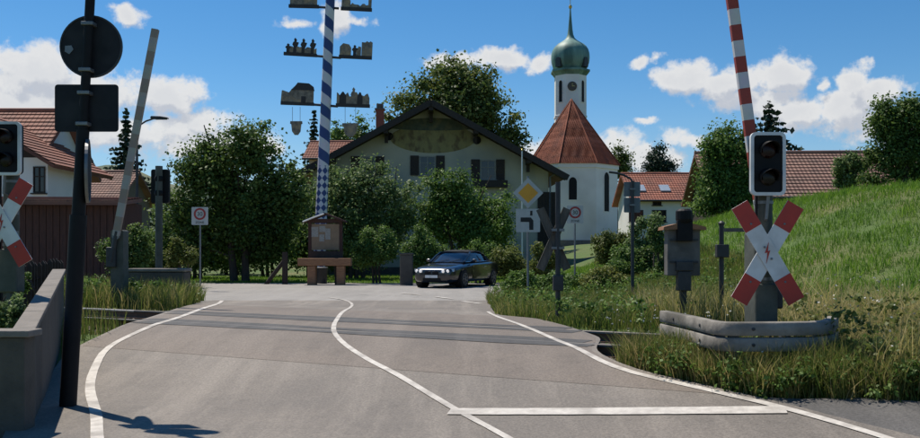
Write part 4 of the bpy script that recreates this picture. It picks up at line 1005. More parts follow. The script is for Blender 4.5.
    t = thing('flagpole', 'slim white flagpole rising above the priority sign', 'flagpole', b)
    obj('pole', MB().tube([(0, 0, -.1), (0, 0, zz(151))], [.05, .03], 10), m_white, t, smooth=True); obj('ball', MB().lathe([(.01, 0), (.05, .03), (.05, .08), (.01, .11)], 10, (0, 0, zz(151))), m_gold, t)
signs_far()

# ------------------------------------------------------------------ maypole, notice board, pillar
def maypole():
    Y = 40.0; b = on(318.5, Y); s = Y / F; zz = lambda py: W(0, py, Y).z - b.z
    t = thing('maypole', 'tall white and blue striped maypole hung with carved guild plates', 'maypole', b)
    zt = zz(-190); lean = (331.5 - 318.5) * s / zz(-30)
    X = lambda z: lean * z
    m = bpy.data.materials.new('blue_white_spiral'); m.use_nodes = True; nt = m.node_tree; N = nt.nodes; L = nt.links
    bs = N['Principled BSDF']; bs.inputs['Roughness'].default_value = 0.5
    tc = N.new('ShaderNodeTexCoord'); sx = N.new('ShaderNodeSeparateXYZ'); L.new(tc.outputs['Object'], sx.inputs[0])
    def Mth(op, a, b_=0.0, c=0.0):
        n = N.new('ShaderNodeMath'); n.operation = op
        for i, v in enumerate((a, b_, c)):
            if isinstance(v, bpy.types.NodeSocket): L.new(v, n.inputs[i])
            else: n.inputs[i].default_value = v
        return n.outputs[0]
    xx = Mth('SUBTRACT', sx.outputs[0], Mth('MULTIPLY', sx.outputs[2], lean))
    th = Mth('ARCTAN2', xx, Mth('MULTIPLY', sx.outputs[1], -1.0))          # 0 towards the viewer, positive to the right
    th = Mth('DIVIDE', th, 2 * math.pi)
    zc = Mth('DIVIDE', sx.outputs[2], 0.98)
    spiral = Mth('GREATER_THAN', Mth('FRACT', Mth('ADD', zc, Mth('MULTIPLY', th, 1.0))), 0.5)
    z2 = Mth('DIVIDE', sx.outputs[2], 0.66)
    pa = Mth('FLOOR', Mth('MULTIPLY', Mth('ADD', z2, Mth('MULTIPLY', th, 3.0)), 2.0)); pb = Mth('FLOOR', Mth('MULTIPLY', Mth('SUBTRACT', z2, Mth('MULTIPLY', th, 3.0)), 2.0))
    loz = Mth('GREATER_THAN', Mth('FRACT', Mth('MULTIPLY', Mth('ADD', pa, pb), 0.5)), 0.25)
    zl = zz(166)
    up = Mth('GREATER_THAN', sx.outputs[2], zl)
    blue = Mth('ADD', Mth('MULTIPLY', up, spiral), Mth('MULTIPLY', Mth('SUBTRACT', 1.0, up), loz))
    nz = N.new('ShaderNodeTexNoise'); nz.inputs['Scale'].default_value = 3; nz.inputs['Detail'].default_value = 6; L.new(tc.outputs['Object'], nz.inputs['Vector'])
    mx = N.new('ShaderNodeMix'); mx.data_type = 'RGBA'; L.new(blue, mx.inputs[0]); mx.inputs[6].default_value = (0.66, 0.66, 0.68, 1); mx.inputs[7].default_value = (0.022, 0.055, 0.20, 1)
    m2 = N.new('ShaderNodeMix'); m2.data_type = 'RGBA'; m2.blend_type = 'MULTIPLY'; m2.inputs[0].default_value = 0.3; L.new(mx.outputs[2], m2.inputs[6]); L.new(nz.outputs['Color'], m2.inputs[7])
    L.new(m2.outputs[2], bs.inputs['Base Color'])
    obj('pole', MB().tube([(X(z), 0, z) for z in np.linspace(-0.3, zt, 12)], list(np.linspace(0.285, 0.15, 12)), 28), m, t, smooth=50)
    m_pl = mat('carved_plate_paint', (0.27, 0.235, 0.18), (0.10, 0.09, 0.075), 6, 0.75, 0.3, c3=(0.33, 0.25, 0.15), s3=3.5)
    m_roofp = mat('plate_dark_paint', (0.045, 0.04, 0.038), (0.03, 0.028, 0.026), 6, 0.75)
    def bar(px0, px1, py0, py1):
        return obj('bracket', MB().tube([((px0 - 318.5) * s, -0.05, zz(py0)), ((px1 - 318.5) * s, -0.05, zz(py1))], 0.055, 8), m_darkmetal, t)
    def plate(px0, px1, pyb, tilt, shapes, label):
        """flat board cut to an outline; shapes in plate units (0..1 wide, height in photo pixels), each its own depth"""
        w = (px1 - px0) * s; z0 = zz(pyb); x0 = (px0 - 318.5) * s
        Rm = Matrix.Translation((x0, -0.05, z0)) @ Matrix.Rotation(-math.atan2(tilt, px1 - px0) * -1, 4, 'Y')
        base = obj('guild_plate', MB().box((w / 2, 0, 0.04), (w, 0.12, 0.14), Rm), m_roofp, t); base['label'] = label
        for out, depth, mm, nm in shapes: obj(nm, MB().prism([(x * w, h * s + 0.1) for x, h in out], depth, Rm), mm, base)
        return base
    def person(x, h=15, arm=1):
        """small carved musician: legs, body, arms with instrument, head and hat"""
        k = h / 15.0
        return [(x - .045, 0), (x + .045, 0), (x + .04, 5 * k), (x + .075, 8 * k), (x + .10, 10.5 * k), (x + .05, 10.6 * k), (x + .03, 11.2 * k), (x + .032, 13 * k), (x + .045, 13.2 * k), (x + .02, 14 * k), (x, 15 * k), (x - .02, 14 * k), (x - .045, 13.2 * k), (x - .032, 13 * k), (x - .03, 11.2 * k), (x - .06, 10.4 * k), (x - .085, 8 * k), (x - .045, 6 * k)]
    house = lambda x0, x1, h, r: [(x0, 0), (x1, 0), (x1, h), ((x0 + x1) / 2 + .02, h + r), ((x0 + x1) / 2 - .02, h + r), (x0, h)]
    bar(317, 339, 7, 8.5); bar(316, 341, 56, 58); bar(312, 338, 104.5, 106.5)
    jag = lambda x0, x1, lo, hi, n, sd: [(x0, 0), (x1, 0)] + [(x1 - (x1 - x0) * i / n, lo + (hi - lo) * ((math.sin(i * 2.3 + sd) + math.sin(i * 5.1 + sd * 2)) * .25 + .5)) for i in range(n + 1)]
    plate(289, 319, 7, 0.7, [(jag(.04, .94, 4, 9, 14, 1), .07, m_pl, 'carved_figures'), (house(.3, .62, 7, 5), .09, m_pl, 'carved_house')], 'carved plate, top left row')
    plate(341, 372, 9.5, 1.5, [(house(.02, .3, 7, 4), .09, m_pl, 'carved_house'), ([(.88, 0), (.98, 0), (.98, 14), (.88, 14)], .08, m_pl, 'carved_post'), (jag(.3, .88, 1.5, 5, 9, 2), .07, m_pl, 'carved_figures')], 'carved plate, top right row')
    plate(284, 317, 54.5, 2.0, [(jag(.08, .98, 4.5, 7, 16, 3), .09, m_pl, 'carved_bench'), (person(.12, 9), .10, m_roofp, 'carved_figure'), (person(.33), .12, m_roofp, 'carved_figure'), (person(.58), .12, m_roofp, 'carved_figure'), (person(.86), .12, m_roofp, 'carved_figure')], 'carved plate with four musicians')
    plate(339, 372, 57.5, 1.5, [([(.02, 0), (.36, 0), (.36, 8), (.3, 11), (.12, 12), (.02, 8.5)], .10, m_pl, 'carved_house'), (person(.47, 11), .08, m_roofp, 'carved_figure'), ([(.52, 0), (.66, 0), (.66, 9), (.58, 9.5), (.56, 6), (.52, 5)], .09, m_pl, 'carved_gate'), ([(.68, 0), (1, 0), (1, 14), (.94, 15), (.9, 13.8), (.84, 15), (.78, 13.6), (.68, 13.8)], .12, m_pl, 'carved_tower')], 'carved plate with house and square tower')
    hp = plate(281, 314, 104, 1.2, [([(.0, 0), (.42, 0), (.42, 13), (.3, 12), (.24, 9.5), (.05, 11.5), (.02, 11)], .09, m_pl, 'carved_annex'), ([(.40, 0), (.98, 0), (.98, 13), (.40, 13)], .13, m_pl, 'carved_house'), ([(.30, 12), (1.0, 12), (.97, 16), (.84, 19), (.50, 19.5), (.42, 16)], .15, m_roofp, 'carved_roof'), ([(.62, 0), (.76, 0), (.76, 6), (.62, 6)], .15, m_roofp, 'carved_door')], 'carved plate with hip roofed house')
    plate(336, 370, 106, 1.2, [(jag(.02, .98, 6, 12, 18, 5), .10, m_pl, 'carved_village'), (person(.51, 17), .12, m_pl, 'carved_figure'), (house(.1, .3, 8, 4), .13, m_roofp, 'carved_house'), (house(.62, .78, 7, 5), .13, m_roofp, 'carved_house')], 'carved plate with crowded village scene')
    # hanging shields
    for px, py, w in ((296.5, 128, 11), (350.5, 130, 15)):
        x0 = (px - 318.5) * s; z0 = zz(py); hw = w / 2 * s; hh = 7 * s
        sh = obj('shield', MB().prism([(x0 - hw * .75, z0 - hh * .5), (x0 - hw * .3, z0 - hh), (x0 + hw * .3, z0 - hh), (x0 + hw * .75, z0 - hh * .5), (x0 + hw * .9, z0 + hh * .55), (x0 + hw * 1.1, z0 + hh * .6), (x0 + hw * 1.05, z0 + hh * .95), (x0 - hw * 1.05, z0 + hh * .95), (x0 - hw * 1.1, z0 + hh * .6), (x0 - hw * .9, z0 + hh * .55)], .10, Matrix.Translation((0, -.05, 0))), m_pl, t)
        for dx in (-.7, .7): obj('cord', MB().tube([(x0 + dx * hw, -.05, z0 + hh * .9), (x0 + dx * hw, -.05, zz(107))], 0.010, 6), m_greymetal, sh)
maypole()

def notice_board():
    Y = 37.0; b = on(325, Y); s = Y / F; zz = lambda py: W(0, py, Y).z - b.z
    X = lambda px: (px - 325) * s
    t = thing('notice_board', 'wooden notice board with small pitched roof at the foot of the maypole', 'notice board', b)
    m_board = mat('pin_board', (0.30, 0.205, 0.125), (0.24, 0.16, 0.10), 5, 0.8)
    for px in (310, 341): obj('post', MB().box((X(px), 0, zz(220) / 2), (.13, .13, zz(220) + .1)), m_wood_rd, t)
    bd = obj('panel', MB().box((X(325.5), 0, zz(237)), (X(340) - X(311), .08, zz(224) - zz(250))), m_board, t)
    obj('header', MB().box((X(325.5), -.03, zz(221)), (X(342) - X(309), .10, .17)), m_wood_rd, bd)
    m_pap = mat('sun_bleached_paper', (0.42, 0.40, 0.36), (0.24, 0.22, 0.19), 14, 0.8, stretch=(1, 1, 4))
    for px, py, w, h in ((315, 232, 7, 10), (322.5, 229, 6, 6), (328, 234, 5, 11), (322, 238, 5, 7)):
        obj('notice', MB().box((X(px), -.045, zz(py)), (w * s, .008, h * s)), m_pap, bd)
    rp = obj('roof', MB().add([(X(304.5), -.28, zz(221.5)), (X(326), -.28, zz(213)), (X(346.5), -.28, zz(221)), (X(346.5), .28, zz(221)), (X(326), .28, zz(213)), (X(304.5), .28, zz(221.5)),
                               (X(304.5), -.28, zz(223.2)), (X(326), -.28, zz(214.8)), (X(346.5), -.28, zz(222.7)), (X(346.5), .28, zz(222.7)), (X(326), .28, zz(214.8)), (X(304.5), .28, zz(223.2))],
                              [(0, 1, 4, 5), (1, 2, 3, 4), (6, 11, 10, 7), (7, 10, 9, 8), (0, 6, 7, 1), (1, 7, 8, 2), (2, 8, 9, 3), (5, 4, 10, 11), (4, 3, 9, 10), (0, 5, 11, 6)]), m_wood_rd, t)
    obj('white_strip', MB().tube([(X(304), -.3, zz(222)), (X(315), -.3, zz(217.5)), (X(325), -.3, zz(214))], .035, 6), m_white, rp)  # white strip up the front edge of the left slope only
    # timber barrier rail in front
    Y2 = 36.2; b2 = on(325, Y2); zz2 = lambda py: W(0, py, Y2).z - b2.z; s2 = Y2 / F
    t2 = thing('timber_bench', 'orange brown timber bench in front of the notice board', 'bench', b2)
    obj('seat_beam', MB().box((0, 0, zz2(262)), (53 * s2, .45, 7.5 * s2)), m_wood, t2, bevel=.02)
    for dx in (-13, 16): obj('leg', MB().box((dx * s2, 0, zz2(266) / 2 - .03), (8 * s2, .38, zz2(266) + .06)), m_wood, t2, bevel=.02)
    obj('back_board', MB().box((0, .30, zz2(255)), (34 * s2, .06, 8 * s2)), m_wood_dk, t2)
    obj('back_support', MB().box((-10 * s2, .26, zz2(259) / 2), (.09, .06, zz2(255))).box((10 * s2, .26, zz2(259) / 2), (.09, .06, zz2(255))), m_wood_dk, t2)
    # dark bin behind the legs
    t3 = thing('waste_bin', 'dark waste bin beneath the notice board', 'bin', on(322, 37.8))
    obj('drum', MB().lathe([(.20, 0), (.24, .62), (.25, .64), (.25, .68), (.21, .68), (.19, .1)], 18), m_darkmetal, t3, smooth=40); obj('rim', MB().lathe([(.235, .66), (.26, .67), (.26, .70), (.235, .71)], 18), m_greymetal, t3)
    # braced wooden post left of it
    Y = 37.0; b = on(285, Y); t4 = thing('braced_post', 'dark wooden post with diagonal brace left of the notice board', 'post', b); zz4 = lambda py: W(0, py, Y).z - b.z
    obj('post', MB().box((0, 0, zz4(252) / 2), (.2, .2, zz4(252))), m_wood_dk, t4)
    obj('brace', MB().tube([(-20 * Y / F, 0.1, -.02), (-1 * Y / F, .0, zz4(261))], .085, 8), m_wood_dk, t4)
    # stone pillar near the car
    Y = 36.0; b = on(406.5, Y); t5 = thing('gate_pillar', 'grey stone gate pillar just left of the car', 'pillar', b); zz5 = lambda py: W(0, py, Y).z - b.z
    obj('shaft', MB().box((0, 0, zz5(255) / 2), (.50, .45, zz5(255))), m_conc, t5, bevel=.03); obj('cap', MB().box((0, 0, zz5(254)), (.56, .51, .08)), m_conc, t5, bevel=.03)
notice_board()

def picket_fence():
    t = thing('picket_fence', 'dark wooden picket fence behind the concrete wall', 'fence', on(30, 14.0))
    o = t.location; m = m_wood_dk
    P0, P1 = on(-30, 12.6), on(62, 14.6); n = 26
    for k in range(n):
        p = P0.lerp(P1, k / (n - 1)) - o; h = 0.98 + random.uniform(-.03, .03)
        z0 = g1(p.x + o.x, p.y + o.y) - o.z
        obj('picket', MB().prism([(-.035, 0), (.035, 0), (.035, h - .05), (0, h), (-.035, h - .05)], .025, Matrix.Translation((p.x, p.y, z0)) @ Matrix.Rotation(random.uniform(-.02, .02), 4, 'Y')), m, t)
    a, b = P0 - o, P1 - o
    for z in (.28, .76): obj('rail', MB().tube([(a.x, a.y + .04, a.z + z), (b.x, b.y + .04, b.z + z)], .03, 4), m, t)
picket_fence()

# ------------------------------------------------------------------ the car
def car():
    b = G(458, 287); b.y += 1.0; b = on((b.x / b.y) * F + CX, b.y, 0.03)
    # local frame: +x = front of the car
    head = R(-90 - 24)
    t = thing('car', 'dark blue black two door car with bright headlamps coming out of the side street', 'car', b, head)
    paint = mat('dark_blue_car_paint', (0.008, 0.009, 0.016), (0.006, 0.007, 0.012), 3, 0.28, coat=1.0)
    trim = m_black
    chrome = mat('car_chrome', (0.75, 0.75, 0.76), None, 3, 0.15, metal=1.0)
    # body stations: x, half width, bottom z, shoulder z, top (bonnet/boot) z
    st = [(2.36, .58, .34, .56, .62), (2.335, .70, .24, .63, .695), (2.18, .80, .19, .70, .765), (1.85, .86, .18, .74, .82), (1.45, .895, .18, .79, .875), (1.0, .905, .18, .83, .925), (.72, .91, .18, .85, .95), (0, .915, .18, .87, .95), (-.8, .915, .18, .89, .96), (-1.3, .92, .19, .91, .98), (-1.75, .90, .21, .91, .985), (-2.1, .85, .26, .89, .965), (-2.28, .78, .34, .84, .93), (-2.36, .64, .46, .76, .86)]
    rings = []
    for x, w, zb, zs, zt in st:
        half = [(0, zb), (w * .80, zb), (w * .96, zb + .06), (w, zb + .20), (w * .995, (zb + zs) / 2 + .08), (w * .985, zs - .06), (w * .955, zs), (w * .86, zs + (zt - zs) * .55), (w * .55, zt - .008), (0, zt)]
        rings.append([Vector((x, y, z)) for y, z in half] + [Vector((x, -y, z)) for y, z in reversed(half[1:-1])])
    body = obj('body', MB().loft(rings), paint, t, smooth=55)
    sb = body.modifiers.new('sub', 'SUBSURF'); sb.levels = 1; sb.render_levels = 1
    # glasshouse
    gh = [(1.02, .70, .93, .66, .945), (.55, .735, .94, .62, 1.20), (.22, .745, .945, .585, 1.335), (-.25, .75, .95, .58, 1.375), (-.75, .75, .955, .57, 1.345), (-1.15, .735, .96, .56, 1.235), (-1.58, .70, .97, .62, 1.0)]
    rings = []
    for x, w0, z0, w1, z1 in gh:
        rings.append([Vector((x, -w0, z0)), Vector((x, w0, z0)), Vector((x, (w0 * .45 + w1 * .55), z0 + (z1 - z0) * .55)), Vector((x, w1, z1 - .02)), Vector((x, w1 * .6, z1)), Vector((x, -w1 * .6, z1)), Vector((x, -w1, z1 - .02)), Vector((x, -(w0 * .45 + w1 * .55), z0 + (z1 - z0) * .55))])
    m_cg = mat('car_glass', (0.02, 0.03, 0.05), None, 2, 0.06, spec=0.9)
    cab = obj('glasshouse', MB().loft(rings), m_cg, t, smooth=60)
    # soft roof, pillars
    rr_ = []
    for x, w1, z1 in ((.30, .58, 1.325), (-.25, .60, 1.388), (-.75, .59, 1.358), (-1.15, .58, 1.25), (-1.45, .60, 1.085)):
        rr_.append([Vector((x, -w1 - .02, z1 - .05)), Vector((x, -w1, z1 - .01)), Vector((x, -w1 * .6, z1 + .014)), Vector((x, w1 * .6, z1 + .014)), Vector((x, w1, z1 - .01)), Vector((x, w1 + .02, z1 - .05)), Vector((x, w1 * .5, z1 - .03)), Vector((x, -w1 * .5, z1 - .03))])
    obj('roof', MB().loft(rr_), m_postdark, cab, smooth=60)
    for sg in (-1, 1):
        obj('windscreen_pillar', MB().tube([(1.02, sg * .70, .94), (.56, sg * .665, 1.18), (.25, sg * .60, 1.315)], .032, 8), paint, cab, smooth=True)
        obj('rear_pillar', MB().loft([[Vector((-1.05, sg * .60, 1.27)), Vector((-1.40, sg * .60, 1.09)), Vector((-1.40, sg * .64, 1.07)), Vector((-1.05, sg * .63, 1.25))], [Vector((-1.0, sg * .74, .96)), Vector((-1.62, sg * .70, .97)), Vector((-1.62, sg * .74, .95)), Vector((-1.0, sg * .775, .95))]]), m_postdark, cab)
        obj('window_trim', MB().tube([(.95, sg * .735, .945), (0, sg * .765, .957), (-1.0, sg * .765, .965)], .012, 6), chrome, cab)
        mr = obj('mirror', MB().lathe([(.01, -.09), (.075, -.06), (.085, 0), (.07, .07), (.01, .09)], 12, M=Matrix.Translation((.62, sg * .96, 1.0)) @ Matrix.Rotation(R(90), 4, 'X') @ Matrix.Scale(.8, 4, (0, 1, 0))), paint, t, smooth=True)
        obj('mirror_arm', MB().tube([(.62, sg * .80, .95), (.62, sg * .92, .98)], .02, 6), paint, mr)
        dr = obj('door', MB().add([(.62, sg * .9275, .30), (-.72, sg * .9325, .30), (-.80, sg * .928, .60), (-.74, sg * .905, .86), (.66, sg * .90, .83), (.70, sg * .920, .56)], [(0, 1, 2, 3, 4, 5) if sg < 0 else (5, 4, 3, 2, 1, 0)]), paint, t)
        obj('handle', MB().box((-.52, sg * .935, .76), (.20, .03, .03)), chrome, dr, bevel=.008)
        # headlamps: twin lamps in a swept housing
        hl = obj('headlight', MB().loft([[Vector((2.22, sg * .38, .55)), Vector((2.20, sg * .36, .66)), Vector((2.13, sg * .62, .70)), Vector((1.98, sg * .78, .70)), Vector((2.0, sg * .79, .60)), Vector((2.16, sg * .62, .54))], [Vector((2.375, sg * .38, .56)), Vector((2.355, sg * .37, .665)), Vector((2.31, sg * .60, .70)), Vector((2.14, sg * .80, .71)), Vector((2.15, sg * .81, .61)), Vector((2.325, sg * .62, .555))]]), m_hl, t, smooth=30)
        for yy, r_ in ((.46, .06), (.62, .065)): obj('lamp', MB().lathe([(r_, 0), (r_ * .8, .02), (r_ * .3, .028)], 14, M=Matrix.Translation((2.372 - (yy - .40) * .26, sg * yy, .618)) @ Matrix.Rotation(R(90), 4, 'Y')), m_beamlamp, hl)
        obj('fog_light', MB().lathe([(.055, 0), (.05, .02)], 12, M=Matrix.Translation((2.30, sg * .56, .33)) @ Matrix.Rotation(R(90), 4, 'Y')), m_hl, t)
        obj('grille', MB().rbox((2.36, sg * .15, .53), (.03, .25, .17), .03, axis=0), trim, t)
        obj('grille_frame', MB().tube([(2.375, sg * .03, .45), (2.375, sg * .03, .61), (2.36, sg * .27, .61), (2.355, sg * .27, .45), (2.375, sg * .03, .45)], .008, 6), m_darkmetal, t)
        for xw in (1.42, -1.40):
            y0 = sg * .915
            M = Matrix.Translation((xw, sg * .80, .325)) @ Matrix.Rotation(R(90), 4, 'X')
            obj('wheel_arch', MB().lathe([(.375, -.125), (.375, .125)], 28, M=M @ Matrix.Translation((0, 0, .02))), trim, t)
            wh = obj('wheel', MB().lathe([(.22, -.12), (.30, -.128), (.325, -.10), (.325, .10), (.30, .128), (.22, .12)], 28, M=M @ Matrix.Translation((0, 0, 0 if sg > 0 else 0)) ), m_tyre, t, smooth=40)
            side = Matrix.Translation((xw, sg * .925, .325)) @ Matrix.Rotation(R(-90 * sg), 4, 'X')
            rim = MB().lathe([(.225, -.01), (.225, .014), (.205, .014), (.20, -.01)], 24, M=side)
            for k in range(7):
                a = 2 * math.pi * k / 7; rim.box((.11, 0, .006), (.20, .035, .012), side @ Matrix.Rotation(a, 4, 'Z'))
            rim.lathe([(.05, 0), (.045, .02)], 12, M=side)
            obj('rim', rim, m_greymetal, wh)
    obj('bumper_intake', MB().rbox((2.345, 0, .315), (.03, .72, .12), .03, axis=0), trim, t)
    obj('number_plate', MB().box((2.385, 0, .425), (.012, .50, .10)), m_signwhite, t)
    obj('windscreen_wiper', MB().tube([(1.06, .1, .945), (.86, .5, 1.055)], .008, 5).tube([(1.06, -.35, .945), (.88, .02, 1.05)], .008, 5), trim, cab)
m_beamlamp = bpy.data.materials.new('lit_headlamp'); m_beamlamp.use_nodes = True
_b = m_beamlamp.node_tree.nodes['Principled BSDF']; _b.inputs['Base Color'].default_value = (.8, .8, .8, 1); _b.inputs['Emission Color'].default_value = (1, .93, .85, 1); _b.inputs['Emission Strength'].default_value = 0.4
m_hl = mat('headlamp_glass', (0.55, 0.56, 0.58), (0.42, 0.43, 0.45), 8, 0.1, metal=0.5)
m_tyre = mat('tyre_rubber', (0.012, 0.012, 0.012), None, 10, 0.85)
car()

# ------------------------------------------------------------------ trees and shrubs
lf_dark = leafmat('dark_green_leaves', (0.0465, 0.0846, 0.0202), (0.0889, 0.1511, 0.0322), (0.1799, 0.2519, 0.0605), trans=0.42)
lf_mid = leafmat('mid_green_leaves', (0.0562, 0.1125, 0.0225), (0.1125, 0.1969, 0.0375), (0.2156, 0.3094, 0.0750), trans=0.42)
lf_pale = leafmat('pale_green_leaves', (0.0776, 0.1320, 0.0389), (0.1475, 0.2173, 0.0698), (0.2484, 0.3182, 0.1320), trans=0.42)
lf_olive = leafmat('yellow_olive_leaves', (0.0789, 0.1100, 0.0220), (0.1466, 0.1788, 0.0385), (0.2142, 0.2269, 0.0688), trans=0.42)
lf_linden = leafmat('linden_leaves', (0.0482, 0.0840, 0.0202), (0.1102, 0.1596, 0.0370), (0.2066, 0.2352, 0.0588), trans=0.42)
lf_spruce = leafmat('spruce_needles', (0.0120, 0.0300, 0.0180), (0.0240, 0.0510, 0.0270), (0.0450, 0.0825, 0.0390), trans=0.15)
m_bark = mat('grey_brown_bark', (0.10, 0.075, 0.055), (0.05, 0.038, 0.03), 7, 0.95, 0.8, stretch=(3, 3, 0.6))

def leaves(C, Rc, n, size, flat=0.8):
    """n leaves spread through clumps with centres C (k,3) and radii Rc (k,) -> quads"""
    k = len(C); w = Rc ** 2; idx = rng.choice(k, n, p=w / w.sum())
    d = rng.standard_normal((n, 3)); d /= np.linalg.norm(d, axis=1)[:, None]
    r = Rc[idx] * np.minimum(np.abs(rng.normal(0, 0.62, n)), 1.25)
    P = C[idx] + d * r[:, None] * np.array([1, 1, flat])
    nr = d * 0.6 + rng.standard_normal((n, 3)) * 0.6 + np.array([0, 0, 0.45]); nr /= np.linalg.norm(nr, axis=1)[:, None]
    a = np.cross(nr, rng.standard_normal((n, 3))); a /= np.linalg.norm(a, axis=1)[:, None]; b = np.cross(nr, a)
    L = size * rng.uniform(0.6, 1.35, n)[:, None]; Wd = L * 0.36
    V = np.stack([P - a * L * .5, P + b * Wd, P + a * L * .5 + nr * L * 0.05, P - b * Wd], 1).reshape(-1, 3)
    Fc = np.arange(4 * n).reshape(-1, 4)
    ct = rng.normal(0.5, 0.16, k)
    tint = np.clip(ct[idx] + rng.normal(0, 0.15, n), 0, 1)
    return V, Fc, np.repeat(tint, 4)
def crown_clumps(lobes, dens, rmin, rmax):
    """clump centres through ellipsoid lobes (cx,cy,cz,rx,ry,rz), more of them towards the outside"""
    C, Rr = [], []
    for (cx, cy, cz, rx, ry, rz) in lobes:
        n = max(4, int(dens * (rx * ry * rz) ** (2 / 3.)))
        d = rng.standard_normal((n, 3)); d /= np.linalg.norm(d, axis=1)[:, None]
        r = rng.random(n) ** 0.42 * 0.95
        C.append(np.array([cx, cy, cz]) + d * r[:, None] * np.array([rx, ry, rz])); Rr.append(rng.uniform(rmin, rmax, n))
    return np.concatenate(C), np.concatenate(Rr)
def tree(name, label, cat, Y, px, py_base, lobes_px, n, leaf, m, trunk_r=0.18, dens=9, cl=(0.4, 0.8), group=None, base=None, depth=0.9, branches=14, stems=1, fr=None):
    """lobes_px: (px, py, half width px, half height px[, depth offset m]) at distance Y"""
    s = Y / F; b = base or on(px, Y)
    t = thing(name, label, cat, b, group=group)
    lobes = []
    for lb in lobes_px:
        p = W(lb[0], lb[1], Y) - b; lobes.append((p.x, p.y + (lb[4] if len(lb) > 4 else 0), p.z, lb[2] * s, lb[2] * s * depth, lb[3] * s))
    C, Rr = crown_clumps(lobes, dens, cl[0], cl[1])
    k = C[:, 2] > min(0.15, C[:, 2].max() - .1); C, Rr = C[k], Rr[k]
    C = np.concatenate([C, C * np.array([.80, .80, .88])]); Rr = np.concatenate([Rr, Rr * 1.25])
    V, Fc, ti = leaves(C, Rr, int(n * 2.5), leaf * .58)
    V[:, 2] = np.maximum(V[:, 2], 0.02)
    npmesh('crown', V, Fc, m, t, ti)
    mb = MB(); zc = float(np.mean([l[2] for l in lobes])); top = max(l[2] + l[5] * .5 for l in lobes)
    for sidx in range(stems):
        ox = (sidx - (stems - 1) / 2) * trunk_r * 3.2; tgt = lobes[sidx % len(lobes)]
        path = [(ox, 0, -0.15), (ox * 1.1 + random.uniform(-.1, .1), 0, zc * .35), (ox * 1.6 + tgt[0] * .4, tgt[1] * .4, zc * .8), (tgt[0] * .8, tgt[1] * .8, top)]
        mb.tube(path, [trunk_r * 1.25, trunk_r, trunk_r * .62, trunk_r * .15], 9)
    far = np.argsort(-Rr)[:branches]
    for i in far:
        z0 = random.uniform(.45, .9) * min(zc, C[i][2]); q = Vector(C[i]); st = Vector((q.x * .12, q.y * .12, z0))
        mid = st.lerp(q, .5) + Vector((0, 0, .12 * (q - st).length))
        mb.tube([st, mid, q], [trunk_r * .42, trunk_r * .25, trunk_r * .06], 5, cap=False)
    obj('trunk', mb, m_bark, t, smooth=True)
    return t
def bush(label, Y, px, py, rx, ry, n, leaf, m, name='shrub', cat='shrub', group=None, lobes=None):
    s = Y / F
    lob = lobes or [(px, py, rx, ry), (px - rx * .45, py + ry * .15, rx * .55, ry * .7), (px + rx * .45, py + ry * .1, rx * .55, ry * .75)]
    return tree(name, label, cat, Y, px, None, lob, int(n * 1.7), leaf, m, trunk_r=max(.03, rx * s * .05), dens=14, cl=(rx * s * .24, rx * s * .42), group=group, branches=8, stems=3)
def spruce(label, Y, px, py_top, rpx, n, base_py=None):
    b = on(px, Y); zt = W(px, py_top, Y).z - b.z; s = Y / F; rb = rpx * s
    t = thing('spruce_tree', label, 'tree', b)
    obj('trunk', MB().tube([(0, 0, -.2), (0, 0, zt * .98)], [rb * .09, .02], 8), m_bark, t, smooth=True)
    nt = int(zt * 2.6); C, Rr = [], []
    for i in range(nt):
        f = i / nt; z = zt * (0.06 + .94 * f); r = rb * ((1 - f) ** .9 + .02)
        nb = max(5, int(16 * (1 - f) + 5))
        for kb in range(nb):
            a = random.uniform(0, 6.28); ln = r * random.uniform(.6, 1.12)
            for u in np.linspace(.12, 1, max(3, int(ln / .3))): C.append((math.cos(a) * ln * u, math.sin(a) * ln * u, z - .34 * ln * u + .14 * ln * u * u)); Rr.append((.20 + .16 * (1 - u)) * min(1, .45 + r / rb))
    C.append((0, 0, zt - .1)); Rr.append(.12)
    V, Fc, ti = leaves(np.array(C), np.array(Rr), int(n * 2.0), .38, .6)
    npmesh('crown', V, Fc, lf_spruce, t, ti)

tree('broadleaf_tree', 'large dark broadleaf tree standing left of the maypole', 'tree', 41, 240, 278,
     [(235, 190, 48, 48), (195, 178, 30, 36), (282, 178, 28, 38), (212, 150, 26, 24), (258, 148, 27, 24), (240, 132, 20, 14), (185, 215, 24, 34), (292, 218, 18, 32), (235, 228, 52, 26, .5), (170, 200, 12, 34), (300, 190, 12, 22), (205, 245, 34, 18, .6), (265, 245, 34, 14, .8), (182, 252, 20, 16)],
     26000, .27, lf_dark, .16, 7, (.45, .95), stems=2, branches=26)
tree('pale_shrub_tree', 'loose pale green shrub tree covering the left half of the gabled house', 'tree', 45, 350, 270,
     [(350, 208, 34, 32), (318, 210, 26, 34), (385, 200, 28, 28), (345, 180, 22, 16), (408, 205, 20, 30), (310, 190, 14, 18), (368, 172, 18, 12), (335, 172, 14, 12), (360, 235, 50, 24)], 15000, .24, lf_pale, .10, 8, (.35, .8), stems=5, branches=18)
tree('green_shrub_tree', 'rounded green shrub tree in front of the right house windows', 'tree', 46, 465, 270,
     [(470, 212, 36, 32), (498, 212, 22, 28), (440, 205, 24, 28), (455, 184, 22, 14), (432, 180, 10, 10), (480, 232, 42, 24), (425, 225, 20, 30)], 15000, .24, lf_mid, .10, 8, (.35, .8), stems=5, branches=18)
bush('clipped dark bush between the notice board and the gate pillar', 38.5, 377, 243, 22, 26, 9000, .15, lf_mid, 'clipped_bush', 'bush', lobes=[(377, 240, 21, 21), (377, 250, 20, 20)])
bush('clipped dark bush behind the gate pillar and the car bonnet', 38.5, 422, 246, 21, 24, 8500, .15, lf_mid, 'clipped_bush', 'bush', lobes=[(422, 242, 20, 19), (422, 252, 19, 18)])
